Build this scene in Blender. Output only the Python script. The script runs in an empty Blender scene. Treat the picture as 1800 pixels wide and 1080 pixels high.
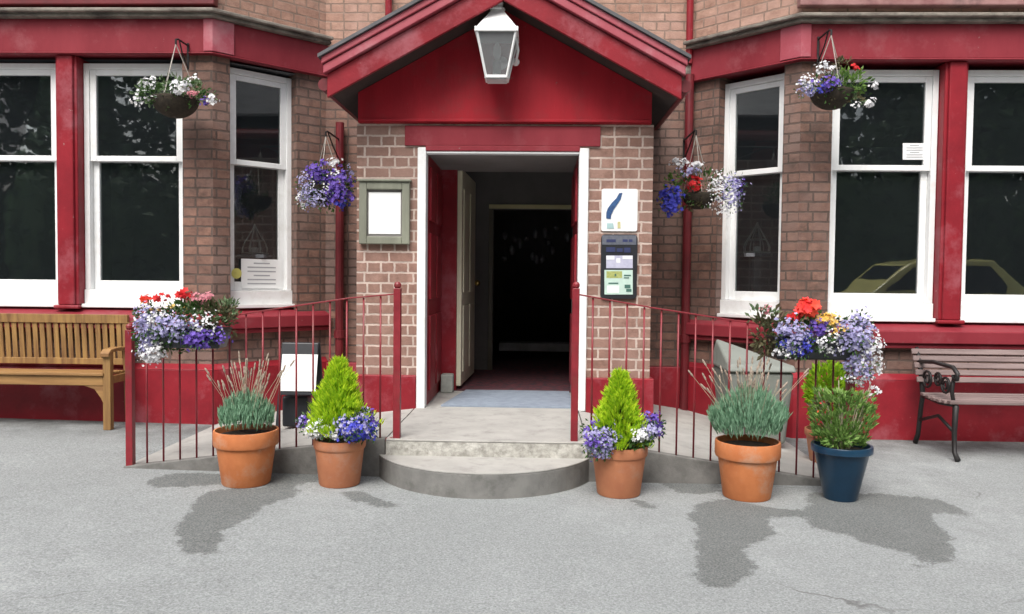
import bpy, bmesh, math, random
from mathutils import Vector, Matrix
R = random.Random(7)
rad = math.radians
SC = bpy.context.scene
COL = SC.collection

# ------------------------------------------------------------------ camera model
F_PX = 1400.0
CAM = Vector((0.0, -6.09, 1.26))
CROT = Matrix.Rotation(rad(1.8), 3, 'Z') @ Matrix.Rotation(rad(90 - 2.13), 3, 'X') @ Matrix.Rotation(rad(0.6), 3, 'Z')

def W(px, py, Y):
    """world point seen at photo pixel (px,py) standing on the real plane y=Y"""
    d = CROT @ Vector(((px - 900) / F_PX, -(py - 540) / F_PX, -1))
    return CAM + d * ((Y - CAM.y) / d.y)

def G(px, py, z=0.0):
    d = CROT @ Vector(((px - 900) / F_PX, -(py - 540) / F_PX, -1))
    return CAM + d * ((z - CAM.z) / d.z)

def gz(x):
    return 0.015 * max(0.0, -x - 0.5) if x > -12 else 0.17

# ------------------------------------------------------------------ mesh builder
ORG = {}

class MB:
    def __init__(s):
        s.v = []; s.f = []
    def add(s, vs, fs):
        b = len(s.v)
        s.v += [Vector(p) for p in vs]
        s.f += [tuple(b + i for i in f) for f in fs]
    def hexa(s, p):
        s.add(p, [(0, 1, 2, 3), (7, 6, 5, 4), (0, 4, 5, 1), (1, 5, 6, 2), (2, 6, 7, 3), (3, 7, 4, 0)])
    def box(s, x0, x1, y0, y1, z0, z1):
        s.hexa([(x0, y0, z0), (x1, y0, z0), (x1, y1, z0), (x0, y1, z0), (x0, y0, z1), (x1, y0, z1), (x1, y1, z1), (x0, y1, z1)])
    def fbox(s, F, u0, u1, z0, z1, w0, w1):
        s.hexa([F(u0, z0, w0), F(u1, z0, w0), F(u1, z0, w1), F(u0, z0, w1), F(u0, z1, w0), F(u1, z1, w0), F(u1, z1, w1), F(u0, z1, w1)])
    def bar(s, a, b, w, t, up=(0, 0, 1)):
        a = Vector(a); b = Vector(b); d = (b - a).normalized(); up = Vector(up)
        if abs(d.dot(up)) > .98: up = Vector((0, 1, 0))
        x = d.cross(up).normalized() * (w / 2); y = x.cross(d).normalized() * (t / 2)
        s.hexa([a - x - y, a + x - y, a + x + y, a - x + y, b - x - y, b + x - y, b + x + y, b - x + y])
    def prism(s, poly, off):
        """closed polygon (3-D points) extruded by the vector off"""
        n = len(poly); off = Vector(off)
        vs = [Vector(p) for p in poly] + [Vector(p) + off for p in poly]
        s.add(vs, [tuple(range(n - 1, -1, -1)), tuple(range(n, 2 * n))] + [(i, (i + 1) % n, n + (i + 1) % n, n + i) for i in range(n)])
    def tube(s, path, r, n=7, cap=True):
        path = [Vector(p) for p in path]
        rs = r if isinstance(r, (list, tuple)) else [r] * len(path)
        rings = []; prev = None
        for i, p in enumerate(path):
            d = (path[min(i + 1, len(path) - 1)] - path[max(i - 1, 0)]).normalized()
            if prev is None:
                u = Vector((0, 0, 1)) if abs(d.z) < .9 else Vector((1, 0, 0))
                x = d.cross(u).normalized()
            else:
                x = (prev - d * prev.dot(d)).normalized()
            prev = x; y = d.cross(x)
            rings.append([p + (x * math.cos(2 * math.pi * k / n) + y * math.sin(2 * math.pi * k / n)) * rs[i] for k in range(n)])
        vs = [q for ring in rings for q in ring]; fs = []
        for i in range(len(path) - 1):
            for k in range(n):
                a = i * n + k; b = i * n + (k + 1) % n
                fs.append((a, b, b + n, a + n))
        if cap:
            fs.append(tuple(range(n - 1, -1, -1))); fs.append(tuple(range((len(path) - 1) * n, len(path) * n)))
        s.add(vs, fs)
    def lathe(s, prof, c, n=40, sq=None, wob=0):
        """prof: list of (r,z) open chain (outside, over the rim, inside)"""
        c = Vector(c); vs = []; fs = []
        for (r, z) in prof:
            for k in range(n):
                a = 2 * math.pi * (k + (.5 if sq else 0)) / n
                vs.append(c + Vector((r * math.cos(a), r * math.sin(a), z)))
        for i in range(len(prof) - 1):
            for k in range(n):
                a = i * n + k; b = i * n + (k + 1) % n
                fs.append((a, b, b + n, a + n))
        fs.append(tuple(range(n - 1, -1, -1)))
        fs.append(tuple(range((len(prof) - 1) * n, len(prof) * n)))
        s.add(vs, fs)
    def blob(s, c, rx, ry, rz, n=8, m=5):
        c = Vector(c); vs = []; fs = []
        for i in range(m + 1):
            t = math.pi * i / m
            for k in range(n):
                a = 2 * math.pi * k / n
                rr = max(math.sin(t), .02)
                vs.append(c + Vector((rx * rr * math.cos(a), ry * rr * math.sin(a), -rz * math.cos(t))))
        for i in range(m):
            for k in range(n):
                a = i * n + k; b = i * n + (k + 1) % n
                fs.append((a, b, b + n, a + n))
        fs.append(tuple(range(n - 1, -1, -1))); fs.append(tuple(range(m * n, (m + 1) * n)))
        s.add(vs, fs)
    def leaf(s, p, d, L, wd, nrm=None, fold=.25):
        p = Vector(p); d = Vector(d).normalized()
        if nrm is None:
            nrm = Vector((R.gauss(0, 1), R.gauss(0, 1), R.gauss(0, 1)))
        x = d.cross(nrm)
        if x.length < 1e-4: x = d.cross(Vector((.3, .5, .8)))
        x.normalize(); n = x.cross(d).normalized()
        q = p + d * (L * .5)
        s.add([p, q + x * wd / 2 + n * wd * fold, p + d * L, q - x * wd / 2 + n * wd * fold], [(0, 1, 2), (0, 2, 3)])
    def blossom(s, p, nrm, r, petals=5, cup=.25):
        p = Vector(p); n = Vector(nrm).normalized()
        x = n.cross(Vector((R.gauss(0, 1), R.gauss(0, 1), R.gauss(0, 1)))).normalized(); y = n.cross(x)
        vs = [p]; k2 = petals * 2
        for k in range(k2):
            a = 2 * math.pi * k / k2
            rr = r if k % 2 == 0 else r * .62
            vs.append(p + (x * math.cos(a) + y * math.sin(a)) * rr + n * (r * cup * (1 if k % 2 == 0 else .6)))
        s.add(vs, [(0, 1 + k, 1 + (k + 1) % k2) for k in range(k2)])
    def build(s, name, mat, parent=None, recalc=True, smooth=False, bevel=0, origin=None, seg=2):
        me = bpy.data.meshes.new(name)
        o = bpy.data.objects.new(name, me); COL.objects.link(o)
        org = Vector((0, 0, 0))
        if parent is not None:
            org = ORG.get(parent.name, Vector((0, 0, 0))); o.parent = parent; ORG[o.name] = org
        else:
            if origin is None:
                xs = [p.x for p in s.v]; ys = [p.y for p in s.v]; zs = [p.z for p in s.v]
                origin = Vector(((min(xs) + max(xs)) / 2, (min(ys) + max(ys)) / 2, min(zs)))
            org = Vector(origin); o.location = org; ORG[o.name] = org
        me.from_pydata([tuple(p - org) for p in s.v], [], s.f)
        bm = bmesh.new(); bm.from_mesh(me)
        if recalc: bmesh.ops.recalc_face_normals(bm, faces=bm.faces)
        uv = bm.loops.layers.uv.new('UVMap')
        for f in bm.faces:
            n = f.normal
            if smooth: f.smooth = True
            if abs(n.z) > .8 or (n.x == 0 and n.y == 0):
                for l in f.loops: l[uv].uv = (l.vert.co.x + org.x, l.vert.co.y + org.y)
            else:
                t = Vector((-n.y, n.x, 0)).normalized()
                if abs(t.x) >= abs(t.y):
                    if t.x < 0: t = -t
                elif t.y < 0: t = -t
                for l in f.loops:
                    q = l.vert.co + org
                    l[uv].uv = (q.dot(t), q.z)
        bm.to_mesh(me); bm.free()
        me.materials.append(mat)
        if bevel:
            m = o.modifiers.new('bevel', 'BEVEL'); m.width = bevel; m.segments = seg; m.limit_method = 'ANGLE'; m.angle_limit = rad(40)
        return o

def tag(o, label=None, cat=None, group=None, kind=None):
    if label: o['label'] = label
    if cat: o['category'] = cat
    if group: o['group'] = group
    if kind: o['kind'] = kind
    return o

def thing(name, label, cat, loc, group=None):
    o = bpy.data.objects.new(name, None); COL.objects.link(o)
    o.empty_display_size = .1
    o.location = loc; ORG[o.name] = Vector(loc)
    return tag(o, label, cat, group)

def frame(o, a, n):
    o = Vector((o[0], o[1], 0)); a = Vector((a[0], a[1], 0)).normalized(); n = Vector((n[0], n[1], 0)).normalized()
    def f(u, z, w): return o + a * u + n * w + Vector((0, 0, z))
    f.a, f.n, f.o = a, n, o
    return f

def band(mb, pts, w0, w1, z0, z1, z0b=None, z1b=None):
    """mitred band following the plan line pts; w outwards; optional different heights on the w0 (outer) side"""
    pts = [Vector((p[0], p[1], 0)) for p in pts]; ns = []
    for i in range(len(pts) - 1):
        d = (pts[i + 1] - pts[i]).normalized(); n = Vector((d.y, -d.x, 0))
        ns.append(n)
    if ns[1].y > 0: ns = [-n for n in ns]
    ms = []
    for i in range(len(pts)):
        if i == 0: ms.append(ns[0])
        elif i == len(pts) - 1: ms.append(ns[-1])
        else: ms.append((ns[i - 1] + ns[i]) / (1 + ns[i - 1].dot(ns[i])))
    zz0 = z0 if z0b is None else z0b; zz1 = z1 if z1b is None else z1b
    vs = []
    for p, m in zip(pts, ms):
        vs += [p + m * w0 + Vector((0, 0, zz0)), p + m * w0 + Vector((0, 0, zz1)), p + m * w1 + Vector((0, 0, z1)), p + m * w1 + Vector((0, 0, z0))]
    fs = [(3, 2, 1, 0)]; k = len(pts)
    for i in range(k - 1):
        a = 4 * i
        for j in range(4): fs.append((a + j, a + (j + 1) % 4, a + 4 + (j + 1) % 4, a + 4 + j))
    fs.append((4 * k - 4, 4 * k - 3, 4 * k - 2, 4 * k - 1))
    mb.add(vs, fs)

# ------------------------------------------------------------------ materials
def nodes(name):
    m = bpy.data.materials.new(name); m.use_nodes = True
    nt = m.node_tree; b = nt.nodes['Principled BSDF']
    return m, nt, b

def mk(nt, t, **kw):
    n = nt.nodes.new(t)
    for k, v in kw.items():
        if k in n.inputs: n.inputs[k].default_value = v
        else: setattr(n, k, v)
    return n

def c4(c): return (c[0], c[1], c[2], 1)

def mixc(nt, fac, a, b, blend='MIX'):
    m = nt.nodes.new('ShaderNodeMix'); m.data_type = 'RGBA'; m.blend_type = blend
    for sock, v in ((m.inputs[0], fac), (m.inputs[6], a), (m.inputs[7], b)):
        if isinstance(v, (int, float)): sock.default_value = v
        elif isinstance(v, tuple): sock.default_value = c4(v)
        else: nt.links.new(v, sock)
    return m.outputs[2]

def noise(nt, vec, scale, detail=4, rough=.6, lo=.35, hi=.65, dist=0):
    n = mk(nt, 'ShaderNodeTexNoise'); n.inputs['Scale'].default_value = scale; n.inputs['Detail'].default_value = detail
    n.inputs['Roughness'].default_value = rough; n.inputs['Distortion'].default_value = dist
    if vec is not None: nt.links.new(vec, n.inputs['Vector'])
    r = mk(nt, 'ShaderNodeMapRange'); r.inputs[1].default_value = lo; r.inputs[2].default_value = hi
    nt.links.new(n.outputs['Fac'], r.inputs[0])
    return r.outputs[0]

def bump(nt, b, h, strength=.3, dist=.005):
    n = mk(nt, 'ShaderNodeBump'); n.inputs['Strength'].default_value = strength; n.inputs['Distance'].default_value = dist
    nt.links.new(h, n.inputs['Height']); nt.links.new(n.outputs[0], b.inputs['Normal'])

def plain(name, c, c2=None, rough=.5, scale=6, metal=0, bmp=.15, bscale=60, streak=False, spec=.5, dirt=None, dscale=3, chips=None):
    m, nt, b = nodes(name)
    geo = mk(nt, 'ShaderNodeNewGeometry')
    vec = geo.outputs['Position']
    if streak:
        mp = mk(nt, 'ShaderNodeMapping'); mp.inputs['Scale'].default_value = streak if isinstance(streak, tuple) else (1, 1, .12)
        nt.links.new(vec, mp.inputs[0]); sv = mp.outputs[0]
    else: sv = vec
    c2 = c2 or tuple(x * .75 for x in c)
    col = mixc(nt, noise(nt, sv, scale, 6, .62), c2, c)
    if dirt: col = mixc(nt, noise(nt, vec, dscale, 7, .7, .52, .72), col, dirt)
    if chips: col = mixc(nt, noise(nt, vec, 14, 8, .75, .66, .69), col, chips)
    nt.links.new(col, b.inputs['Base Color'])
    b.inputs['Roughness'].default_value = rough; b.inputs['Metallic'].default_value = metal
    b.inputs['Specular IOR Level'].default_value = spec
    if bmp: bump(nt, b, noise(nt, sv, bscale, 4, .6, .2, .8), bmp, .004)
    return m

def island(name, c1, c2, rough=.6, sss=0, spec=.3, trans=0):
    """many small leaves or petals: each its own shade"""
    m, nt, b = nodes(name)
    geo = mk(nt, 'ShaderNodeNewGeometry')
    col = mixc(nt, geo.outputs['Random Per Island'], c1, c2)
    nt.links.new(col, b.inputs['Base Color'])
    b.inputs['Roughness'].default_value = rough; b.inputs['Specular IOR Level'].default_value = spec
    if trans:
        t = mk(nt, 'ShaderNodeBsdfTranslucent'); nt.links.new(col, t.inputs['Color'])
        ms = mk(nt, 'ShaderNodeMixShader'); ms.inputs[0].default_value = trans
        out = [n for n in nt.nodes if n.type == 'OUTPUT_MATERIAL'][0]
        nt.links.new(b.outputs[0], ms.inputs[1]); nt.links.new(t.outputs[0], ms.inputs[2]); nt.links.new(ms.outputs[0], out.inputs[0])
    return m

def brick(name, c1, c2, mortar, ms=.011, soot=(.05, .04, .035), sootlo=.5, tint=None, off=(0, 0), rowh=.0785, bw=.235):
    m, nt, b = nodes(name)
    uv = mk(nt, 'ShaderNodeUVMap'); mp = mk(nt, 'ShaderNodeMapping'); mp.inputs['Location'].default_value = (off[0], off[1], 0)
    nt.links.new(uv.outputs[0], mp.inputs[0])
    # slightly uneven joints
    nz = mk(nt, 'ShaderNodeTexNoise'); nz.inputs['Scale'].default_value = 25; nt.links.new(uv.outputs[0], nz.inputs['Vector'])
    wob = mk(nt, 'ShaderNodeVectorMath', operation='SCALE'); sub = mk(nt, 'ShaderNodeVectorMath', operation='SUBTRACT')
    nt.links.new(nz.outputs['Color'], sub.inputs[0]); sub.inputs[1].default_value = (.5, .5, .5)
    nt.links.new(sub.outputs[0], wob.inputs[0]); wob.inputs['Scale'].default_value = .012
    ad = mk(nt, 'ShaderNodeVectorMath', operation='ADD'); nt.links.new(mp.outputs[0], ad.inputs[0]); nt.links.new(wob.outputs[0], ad.inputs[1])
    bt = mk(nt, 'ShaderNodeTexBrick'); nt.links.new(ad.outputs[0], bt.inputs['Vector'])
    bt.inputs['Scale'].default_value = 1; bt.inputs['Mortar Size'].default_value = ms; bt.inputs['Mortar Smooth'].default_value = .25
    bt.inputs['Brick Width'].default_value = bw; bt.inputs['Row Height'].default_value = rowh; bt.inputs['Bias'].default_value = 0
    bt.squash = .55; bt.squash_frequency = 2; bt.offset = .5
    bt.inputs['Color1'].default_value = (0, 0, 0, 1); bt.inputs['Color2'].default_value = (1, 1, 1, 1); bt.inputs['Mortar'].default_value = (.5, .5, .5, 1)
    sep = mk(nt, 'ShaderNodeSeparateColor'); nt.links.new(bt.outputs['Color'], sep.inputs[0])
    col = mixc(nt, sep.outputs[0], c1, c2)
    col = mixc(nt, noise(nt, uv.outputs[0], 9, 6, .7, .3, .7), col, tuple(x * .62 for x in c1))
    if tint: col = mixc(nt, noise(nt, uv.outputs[0], 1.3, 4, .6, .45, .7), col, tint)
    mcol = mixc(nt, noise(nt, uv.outputs[0], 6, 5, .7, .35, .7), mortar, tuple(x * .6 for x in mortar))
    col = mixc(nt, bt.outputs['Fac'], col, mcol)
    col = mixc(nt, noise(nt, uv.outputs[0], 2.2, 7, .7, sootlo, sootlo + .25), col, soot)
    nt.links.new(col, b.inputs['Base Color']); b.inputs['Roughness'].default_value = .9; b.inputs['Specular IOR Level'].default_value = .25
    inv = mk(nt, 'ShaderNodeMath', operation='SUBTRACT'); inv.inputs[0].default_value = 1; nt.links.new(bt.outputs['Fac'], inv.inputs[1])
    ad2 = mk(nt, 'ShaderNodeMath', operation='MULTIPLY_ADD'); nt.links.new(noise(nt, uv.outputs[0], 70, 4, .6, .2, .8), ad2.inputs[0]); ad2.inputs[1].default_value = .35
    nt.links.new(inv.outputs[0], ad2.inputs[2]); bump(nt, b, ad2.outputs[0], .6, .008)
    return m

def glass(name, tint=(.9, .95, .95)):
    m, nt, b = nodes(name)
    nt.nodes.remove(b)
    out = [n for n in nt.nodes if n.type == 'OUTPUT_MATERIAL'][0]
    tr = mk(nt, 'ShaderNodeBsdfTransparent'); tr.inputs[0].default_value = c4(tint)
    gl = mk(nt, 'ShaderNodeBsdfGlossy'); gl.inputs['Roughness'].default_value = .014
    fr = mk(nt, 'ShaderNodeFresnel'); fr.inputs['IOR'].default_value = 1.78
    geo = mk(nt, 'ShaderNodeNewGeometry')
    n = mk(nt, 'ShaderNodeTexNoise'); n.inputs['Scale'].default_value = 2.2; nt.links.new(geo.outputs['Position'], n.inputs['Vector'])
    bp = mk(nt, 'ShaderNodeBump'); bp.inputs['Strength'].default_value = .06; bp.inputs['Distance'].default_value = .02
    nt.links.new(n.outputs['Fac'], bp.inputs['Height']); nt.links.new(bp.outputs[0], gl.inputs['Normal'])
    mx = mk(nt, 'ShaderNodeMixShader'); nt.links.new(fr.outputs[0], mx.inputs[0]); nt.links.new(tr.outputs[0], mx.inputs[1]); nt.links.new(gl.outputs[0], mx.inputs[2])
    df = mk(nt, 'ShaderNodeBsdfDiffuse'); df.inputs[0].default_value = (.72, .84, .95, 1)
    m2 = mk(nt, 'ShaderNodeMixShader'); m2.inputs[0].default_value = .0105   # painted haze: bluish diffuse lifts the dark panes
    nt.links.new(mx.outputs[0], m2.inputs[1]); nt.links.new(df.outputs[0], m2.inputs[2]); nt.links.new(m2.outputs[0], out.inputs[0])
    return m

RED = plain('red_paint', (.28, .019, .029), (.2, .014, .022), .42, 3.5, dirt=(.34, .10, .12), dscale=1.9, bscale=40, bmp=.2, spec=.25, chips=(.33, .2, .19))
RED_WOOD = plain('red_gable_paint', (.37, .014, .025), (.29, .011, .02), .55, 4, bmp=.25, spec=.22, dirt=(.25, .03, .036), dscale=2.4, streak=(1.5, 1, .25), chips=(.22, .07, .07))
RED_PINK = plain('bleached_red_paint', (.4, .085, .115), (.34, .05, .07), .5, 3, dirt=(.42, .17, .19), dscale=3)
RED_OLD = plain('faded_red_paint', (.26, .033, .045), (.2, .02, .03), .55, 2.5, dirt=(.29, .08, .092), dscale=2.2, streak=(1, 1, .4), chips=(.25, .16, .15), spec=.22)
RED_IRON = plain('red_iron_paint', (.25, .02, .03), (.18, .012, .02), .4, 8, dirt=(.16, .045, .035), dscale=9)
RED_DARK = plain('red_pipe_paint', (.16, .014, .02), (.1, .01, .014), .45, 5)
WHITE = plain('white_paint', (.84, .85, .85), (.79, .8, .8), .4, 4, dirt=(.7, .7, .68), dscale=5, bmp=.06)
CREAM = plain('cream_paint', (.75, .73, .55), (.68, .65, .5), .45, 4, bmp=.06)
BR_BAY = brick('bay_brick', (.205, .12, .098), (.315, .175, .13), (.14, .10, .085), .009, sootlo=.52, tint=(.23, .16, .14), bw=.215)
BR_UP = brick('upper_brick', (.42, .245, .185), (.53, .335, .26), (.32, .225, .18), .008, sootlo=.58, tint=(.5, .33, .28), soot=(.2, .16, .11), bw=.22)
BR_PORCH = brick('porch_brick', (.30, .17, .135), (.41, .255, .205), (.6, .48, .42), .0085, sootlo=.75, tint=(.28, .18, .15), rowh=.0804, bw=.19)
STONE_TRIM = plain('weathered_stone', (.3, .27, .23), (.13, .11, .095), .85, 7, dirt=(.06, .05, .045), dscale=5, bmp=.4, streak=(1, 1, 3))
STONE_SILL = plain('painted_stone_sill', (.36, .2, .19), (.22, .09, .09), .75, 5, dirt=(.12, .07, .07))
CONC = plain('pale_concrete', (.42, .41, .385), (.35, .34, .32), .9, 5, dirt=(.27, .26, .245), dscale=7, bmp=.3, bscale=120)
STEP = plain('step_concrete', (.215, .212, .2), (.155, .152, .145), .9, 9, dirt=(.1, .1, .09), dscale=6, bmp=.3, bscale=120)
SLATE = plain('grey_slate', (.12, .12, .13), (.07, .07, .075), .7, 5)
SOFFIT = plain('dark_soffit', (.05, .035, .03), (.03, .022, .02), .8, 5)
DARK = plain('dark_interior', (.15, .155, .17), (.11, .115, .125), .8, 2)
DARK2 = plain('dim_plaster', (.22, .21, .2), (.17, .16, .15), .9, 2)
CARPET = plain('red_patterned_carpet', (.16, .035, .045), (.035, .03, .04), .95, 16, bmp=.3)
MAT = plain('blue_grey_mat', (.27, .32, .39), (.21, .25, .31), .95, 14, bmp=.4, bscale=200)
GLASS = glass('window_glass')
LGLASS = glass('lantern_glass', (.75, .78, .8))
_nt = LGLASS.node_tree; _o = [n for n in _nt.nodes if n.type == 'OUTPUT_MATERIAL'][0]; _d = _nt.nodes.new('ShaderNodeBsdfDiffuse'); _d.inputs[0].default_value = (.62, .64, .65, 1)
_m = _nt.nodes.new('ShaderNodeMixShader'); _m.inputs[0].default_value = .2; _src = _o.inputs[0].links[0].from_socket   # grey diffuse painted in for light reflected by the panes
_nt.links.new(_src, _m.inputs[1]); _nt.links.new(_d.outputs[0], _m.inputs[2]); _nt.links.new(_m.outputs[0], _o.inputs[0])
IRON = plain('black_iron', (.03, .028, .028), (.018, .016, .016), .5, 8, metal=.3)
BLACK = plain('black_plastic', (.022, .024, .03), (.016, .017, .02), .4, 6, bmp=.05)
NAVYTXT = plain('navy_print', (.03, .04, .12), None, .5)
PAPER = plain('white_paper', (.82, .83, .83), (.79, .8, .8), .7, 3, bmp=.03)
INK = plain('grey_ink', (.45, .46, .48), None, .7)
BLUEINK = plain('blue_ink', (.035, .11, .27), (.02, .05, .14), .5, 40)
PALE_TEAL = plain('pale_teal_ink', (.45, .65, .66), None, .6)
PALE_YEL = plain('pale_yellow_ink', (.62, .58, .3), None, .6)
OLIVE = plain('olive_ink', (.42, .45, .16), (.3, .34, .1), .6, 60)
MINT = plain('mint_paper', (.52, .68, .6), (.46, .6, .54), .6, 20)
LILAC = plain('lilac_paper', (.5, .5, .62), (.42, .42, .55), .6, 30)
DGREEN = plain('dark_green_ink', (.06, .16, .13), None, .6)
YELLOW = plain('yellow_sticker', (.75, .72, .2), None, .5)
SAGE = plain('grey_green_wood', (.25, .26, .2), (.17, .175, .135), .6, 6, streak=(1, 1, .2))
TERRA = plain('terracotta', (.58, .2, .07), (.48, .15, .05), .85, 7, dirt=(.5, .28, .18), dscale=6, bmp=.2, bscale=90)
TERRA2 = plain('brown_terracotta', (.48, .19, .09), (.4, .145, .07), .85, 7, dirt=(.42, .25, .18), dscale=5, bmp=.2, bscale=90)
NAVY = plain('navy_glaze', (.008, .042, .085), (.006, .028, .06), .28, 4, bmp=.08, spec=.5)
SOIL = plain('soil', (.045, .03, .02), (.02, .014, .01), .95, 40, bmp=.8, bscale=120)
COCO = plain('coco_liner', (.05, .038, .025), (.025, .02, .014), .95, 40, bmp=.8, bscale=150)
TEAK = plain('weathered_teak', (.36, .2, .07), (.22, .11, .04), .6, 5, streak=(.25, 3, 3), bmp=.25)
TEAKV = plain('weathered_teak_upright', (.36, .21, .07), (.17, .085, .032), .6, 6, streak=(4, 4, .2), bmp=.25)
GREYWOOD = plain('greyed_slat', (.28, .21, .2), (.15, .105, .1), .7, 5, streak=(.25, 3, 3), bmp=.25)
BINGREY = plain('pale_grey_plastic', (.22, .235, .21), (.17, .18, .165), .7, 4, dirt=(.14, .145, .125), dscale=8)
LAVLEAF = island('lavender_leaf', (.30, .49, .33), (.11, .24, .14), trans=.25)
LAVHEAD = island('dry_lavender_head', (.44, .36, .27), (.27, .21, .18))
STEM = island('dry_stem', (.42, .38, .26), (.3, .26, .19))
LIME = island('lime_conifer', (.72, .88, .05), (.26, .5, .02), trans=.42)
GREEN = island('bedding_leaf', (.07, .15, .035), (.03, .075, .02), trans=.25)
MID = island('fresh_leaf', (.26, .42, .11), (.09, .19, .04), trans=.3)
PALELEAF = island('pale_leaf', (.26, .36, .2), (.12, .2, .09), trans=.3)
BROWNLEAF = island('dull_leaf', (.16, .14, .075), (.08, .08, .04), trans=.2)
PW = island('white_petal', (.85, .85, .85), (.7, .7, .74), trans=.2)
PLIL = island('lilac_petal', (.48, .46, .68), (.28, .26, .5), trans=.2)
PPUR = island('purple_petal', (.2, .12, .55), (.1, .05, .32), trans=.2)
PBLUE = island('blue_petal', (.09, .1, .62), (.05, .05, .4), trans=.2)
PRED = island('red_petal', (.75, .04, .04), (.55, .02, .03), trans=.25)
PORA = island('orange_petal', (.95, .13, .05), (.85, .05, .07), trans=.25)
PYEL = island('amber_petal', (.85, .5, .08), (.8, .62, .25), trans=.25)
CHAIN = plain('pale_chain', (.4, .37, .33), None, .5)
PPINK = island('pink_petal', (.7, .32, .36), (.6, .2, .25), trans=.25)

# ------------------------------------------------------------------ ground
def inpoly(x, y, P):
    c = False; j = len(P) - 1
    for i in range(len(P)):
        xi, yi = P[i]; xj, yj = P[j]
        if (yi > y) != (yj > y) and x < (xj - xi) * (y - yi) / (yj - yi) + xi: c = not c
        j = i
    return c
A = lambda L: [(x / 2, 700 + y / 2) for x, y in L]
B = lambda L: [(900 + x / 2, 700 + y / 2) for x, y in L]
wet_shade_px = [
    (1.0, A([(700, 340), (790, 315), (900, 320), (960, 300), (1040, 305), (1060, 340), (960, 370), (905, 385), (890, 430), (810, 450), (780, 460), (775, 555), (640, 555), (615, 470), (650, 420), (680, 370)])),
    (1.0, A([(500, 290), (620, 262), (790, 262), (790, 305), (640, 315), (520, 312)])),  # shade beside the railing, painted through the stain mask
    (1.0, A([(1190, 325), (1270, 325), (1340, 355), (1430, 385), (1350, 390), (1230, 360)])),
    (1.0, A([(940, 190), (1130, 180), (1130, 300), (940, 300)])),  # dark area between the pots by the railing
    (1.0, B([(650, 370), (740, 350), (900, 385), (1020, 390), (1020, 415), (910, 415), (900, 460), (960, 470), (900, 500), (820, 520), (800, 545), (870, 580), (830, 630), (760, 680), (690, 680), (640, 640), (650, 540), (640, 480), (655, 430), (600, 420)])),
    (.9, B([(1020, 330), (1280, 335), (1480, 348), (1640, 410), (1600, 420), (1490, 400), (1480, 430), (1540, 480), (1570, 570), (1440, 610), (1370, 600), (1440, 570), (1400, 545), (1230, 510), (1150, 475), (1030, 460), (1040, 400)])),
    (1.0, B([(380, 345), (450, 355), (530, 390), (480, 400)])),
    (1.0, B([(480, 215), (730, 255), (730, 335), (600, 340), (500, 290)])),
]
wet_shade = [(s, [tuple(G(x, y, gz(G(x, y).x)).xy) for x, y in P]) for s, P in wet_shade_px]
wet_shade = [(s, P, min(p[0] for p in P), max(p[0] for p in P), min(p[1] for p in P), max(p[1] for p in P)) for s, P in wet_shade]
def spaced(lo, a, b, hi, st, big):
    xs = []; x = lo
    while x < a - big * .5: xs.append(x); x += big
    k = int(round((b - a) / st))
    xs += [a + (b - a) * i / k for i in range(k + 1)]
    x = b + big
    while x < hi + big: xs.append(x); x += big
    return xs
xs = spaced(-40, -2.6, 2.6, 40, .03, 3.0); ys = spaced(-45, -2.9, -.9, 12, .03, 3.0)
gv = []; wv = []
for y in ys:
    for x in xs:
        gv.append((x, y, gz(x)))
        w = 0.0
        if -2.9 <= y <= -.9 and -2.6 <= x <= 2.6:
            for s, P, a, b, c, d in wet_shade:
                if a <= x <= b and c <= y <= d and inpoly(x, y, P): w = max(w, s)
        wv.append(w)
nx, ny = len(xs), len(ys)
gf = [(j * nx + i, j * nx + i + 1, (j + 1) * nx + i + 1, (j + 1) * nx + i) for j in range(ny - 1) for i in range(nx - 1)]
for _ in range(8):   # soften the stain and shade mask a little
    w2 = wv[:]
    for j in range(1, ny - 1):
        for i in range(1, nx - 1):
            k = j * nx + i
            if -2.6 < xs[i] < 2.6 and -2.9 < ys[j] < -.9:
                w2[k] = (wv[k] * 2 + wv[k - 1] + wv[k + 1] + wv[k - nx] + wv[k + nx]) / 6
    wv = w2
me = bpy.data.meshes.new('ground'); me.from_pydata(gv, [], gf)
at = me.attributes.new('wet_shade', 'FLOAT', 'POINT'); at.data.foreach_set('value', wv)
ground = bpy.data.objects.new('ground', me); COL.objects.link(ground)
tag(ground, 'pale worn grey tarmac of the hotel forecourt with damp patches and painted shade by a railing', 'ground', kind='structure')
m, nt, b = nodes('tarmac')
geo = mk(nt, 'ShaderNodeNewGeometry'); pos = geo.outputs['Position']
big = noise(nt, pos, .55, 7, .68, .38, .62); midn = noise(nt, pos, 4, 8, .72, .36, .62); fine = noise(nt, pos, 105, 4, .8, .36, .64)
vor = mk(nt, 'ShaderNodeTexVoronoi'); vor.inputs['Scale'].default_value = 130; nt.links.new(pos, vor.inputs['Vector'])
vs_ = mk(nt, 'ShaderNodeSeparateColor'); nt.links.new(vor.outputs['Color'], vs_.inputs[0])
col = mixc(nt, big, (.20, .218, .222), (.35, .372, .376))
col = mixc(nt, midn, (.215, .23, .233), col)
col = mixc(nt, .42, col, mixc(nt, fine, (.10, .108, .108), (.56, .585, .585)))
col = mixc(nt, .22, col, mixc(nt, vs_.outputs[0], (.08, .085, .085), (.52, .54, .53)))
att = mk(nt, 'ShaderNodeAttribute'); att.attribute_name = 'wet_shade'
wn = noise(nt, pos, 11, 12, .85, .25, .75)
ma = mk(nt, 'ShaderNodeMath', operation='MULTIPLY_ADD'); nt.links.new(wn, ma.inputs[0]); ma.inputs[1].default_value = 1.0; nt.links.new(att.outputs['Fac'], ma.inputs[2])
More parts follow.
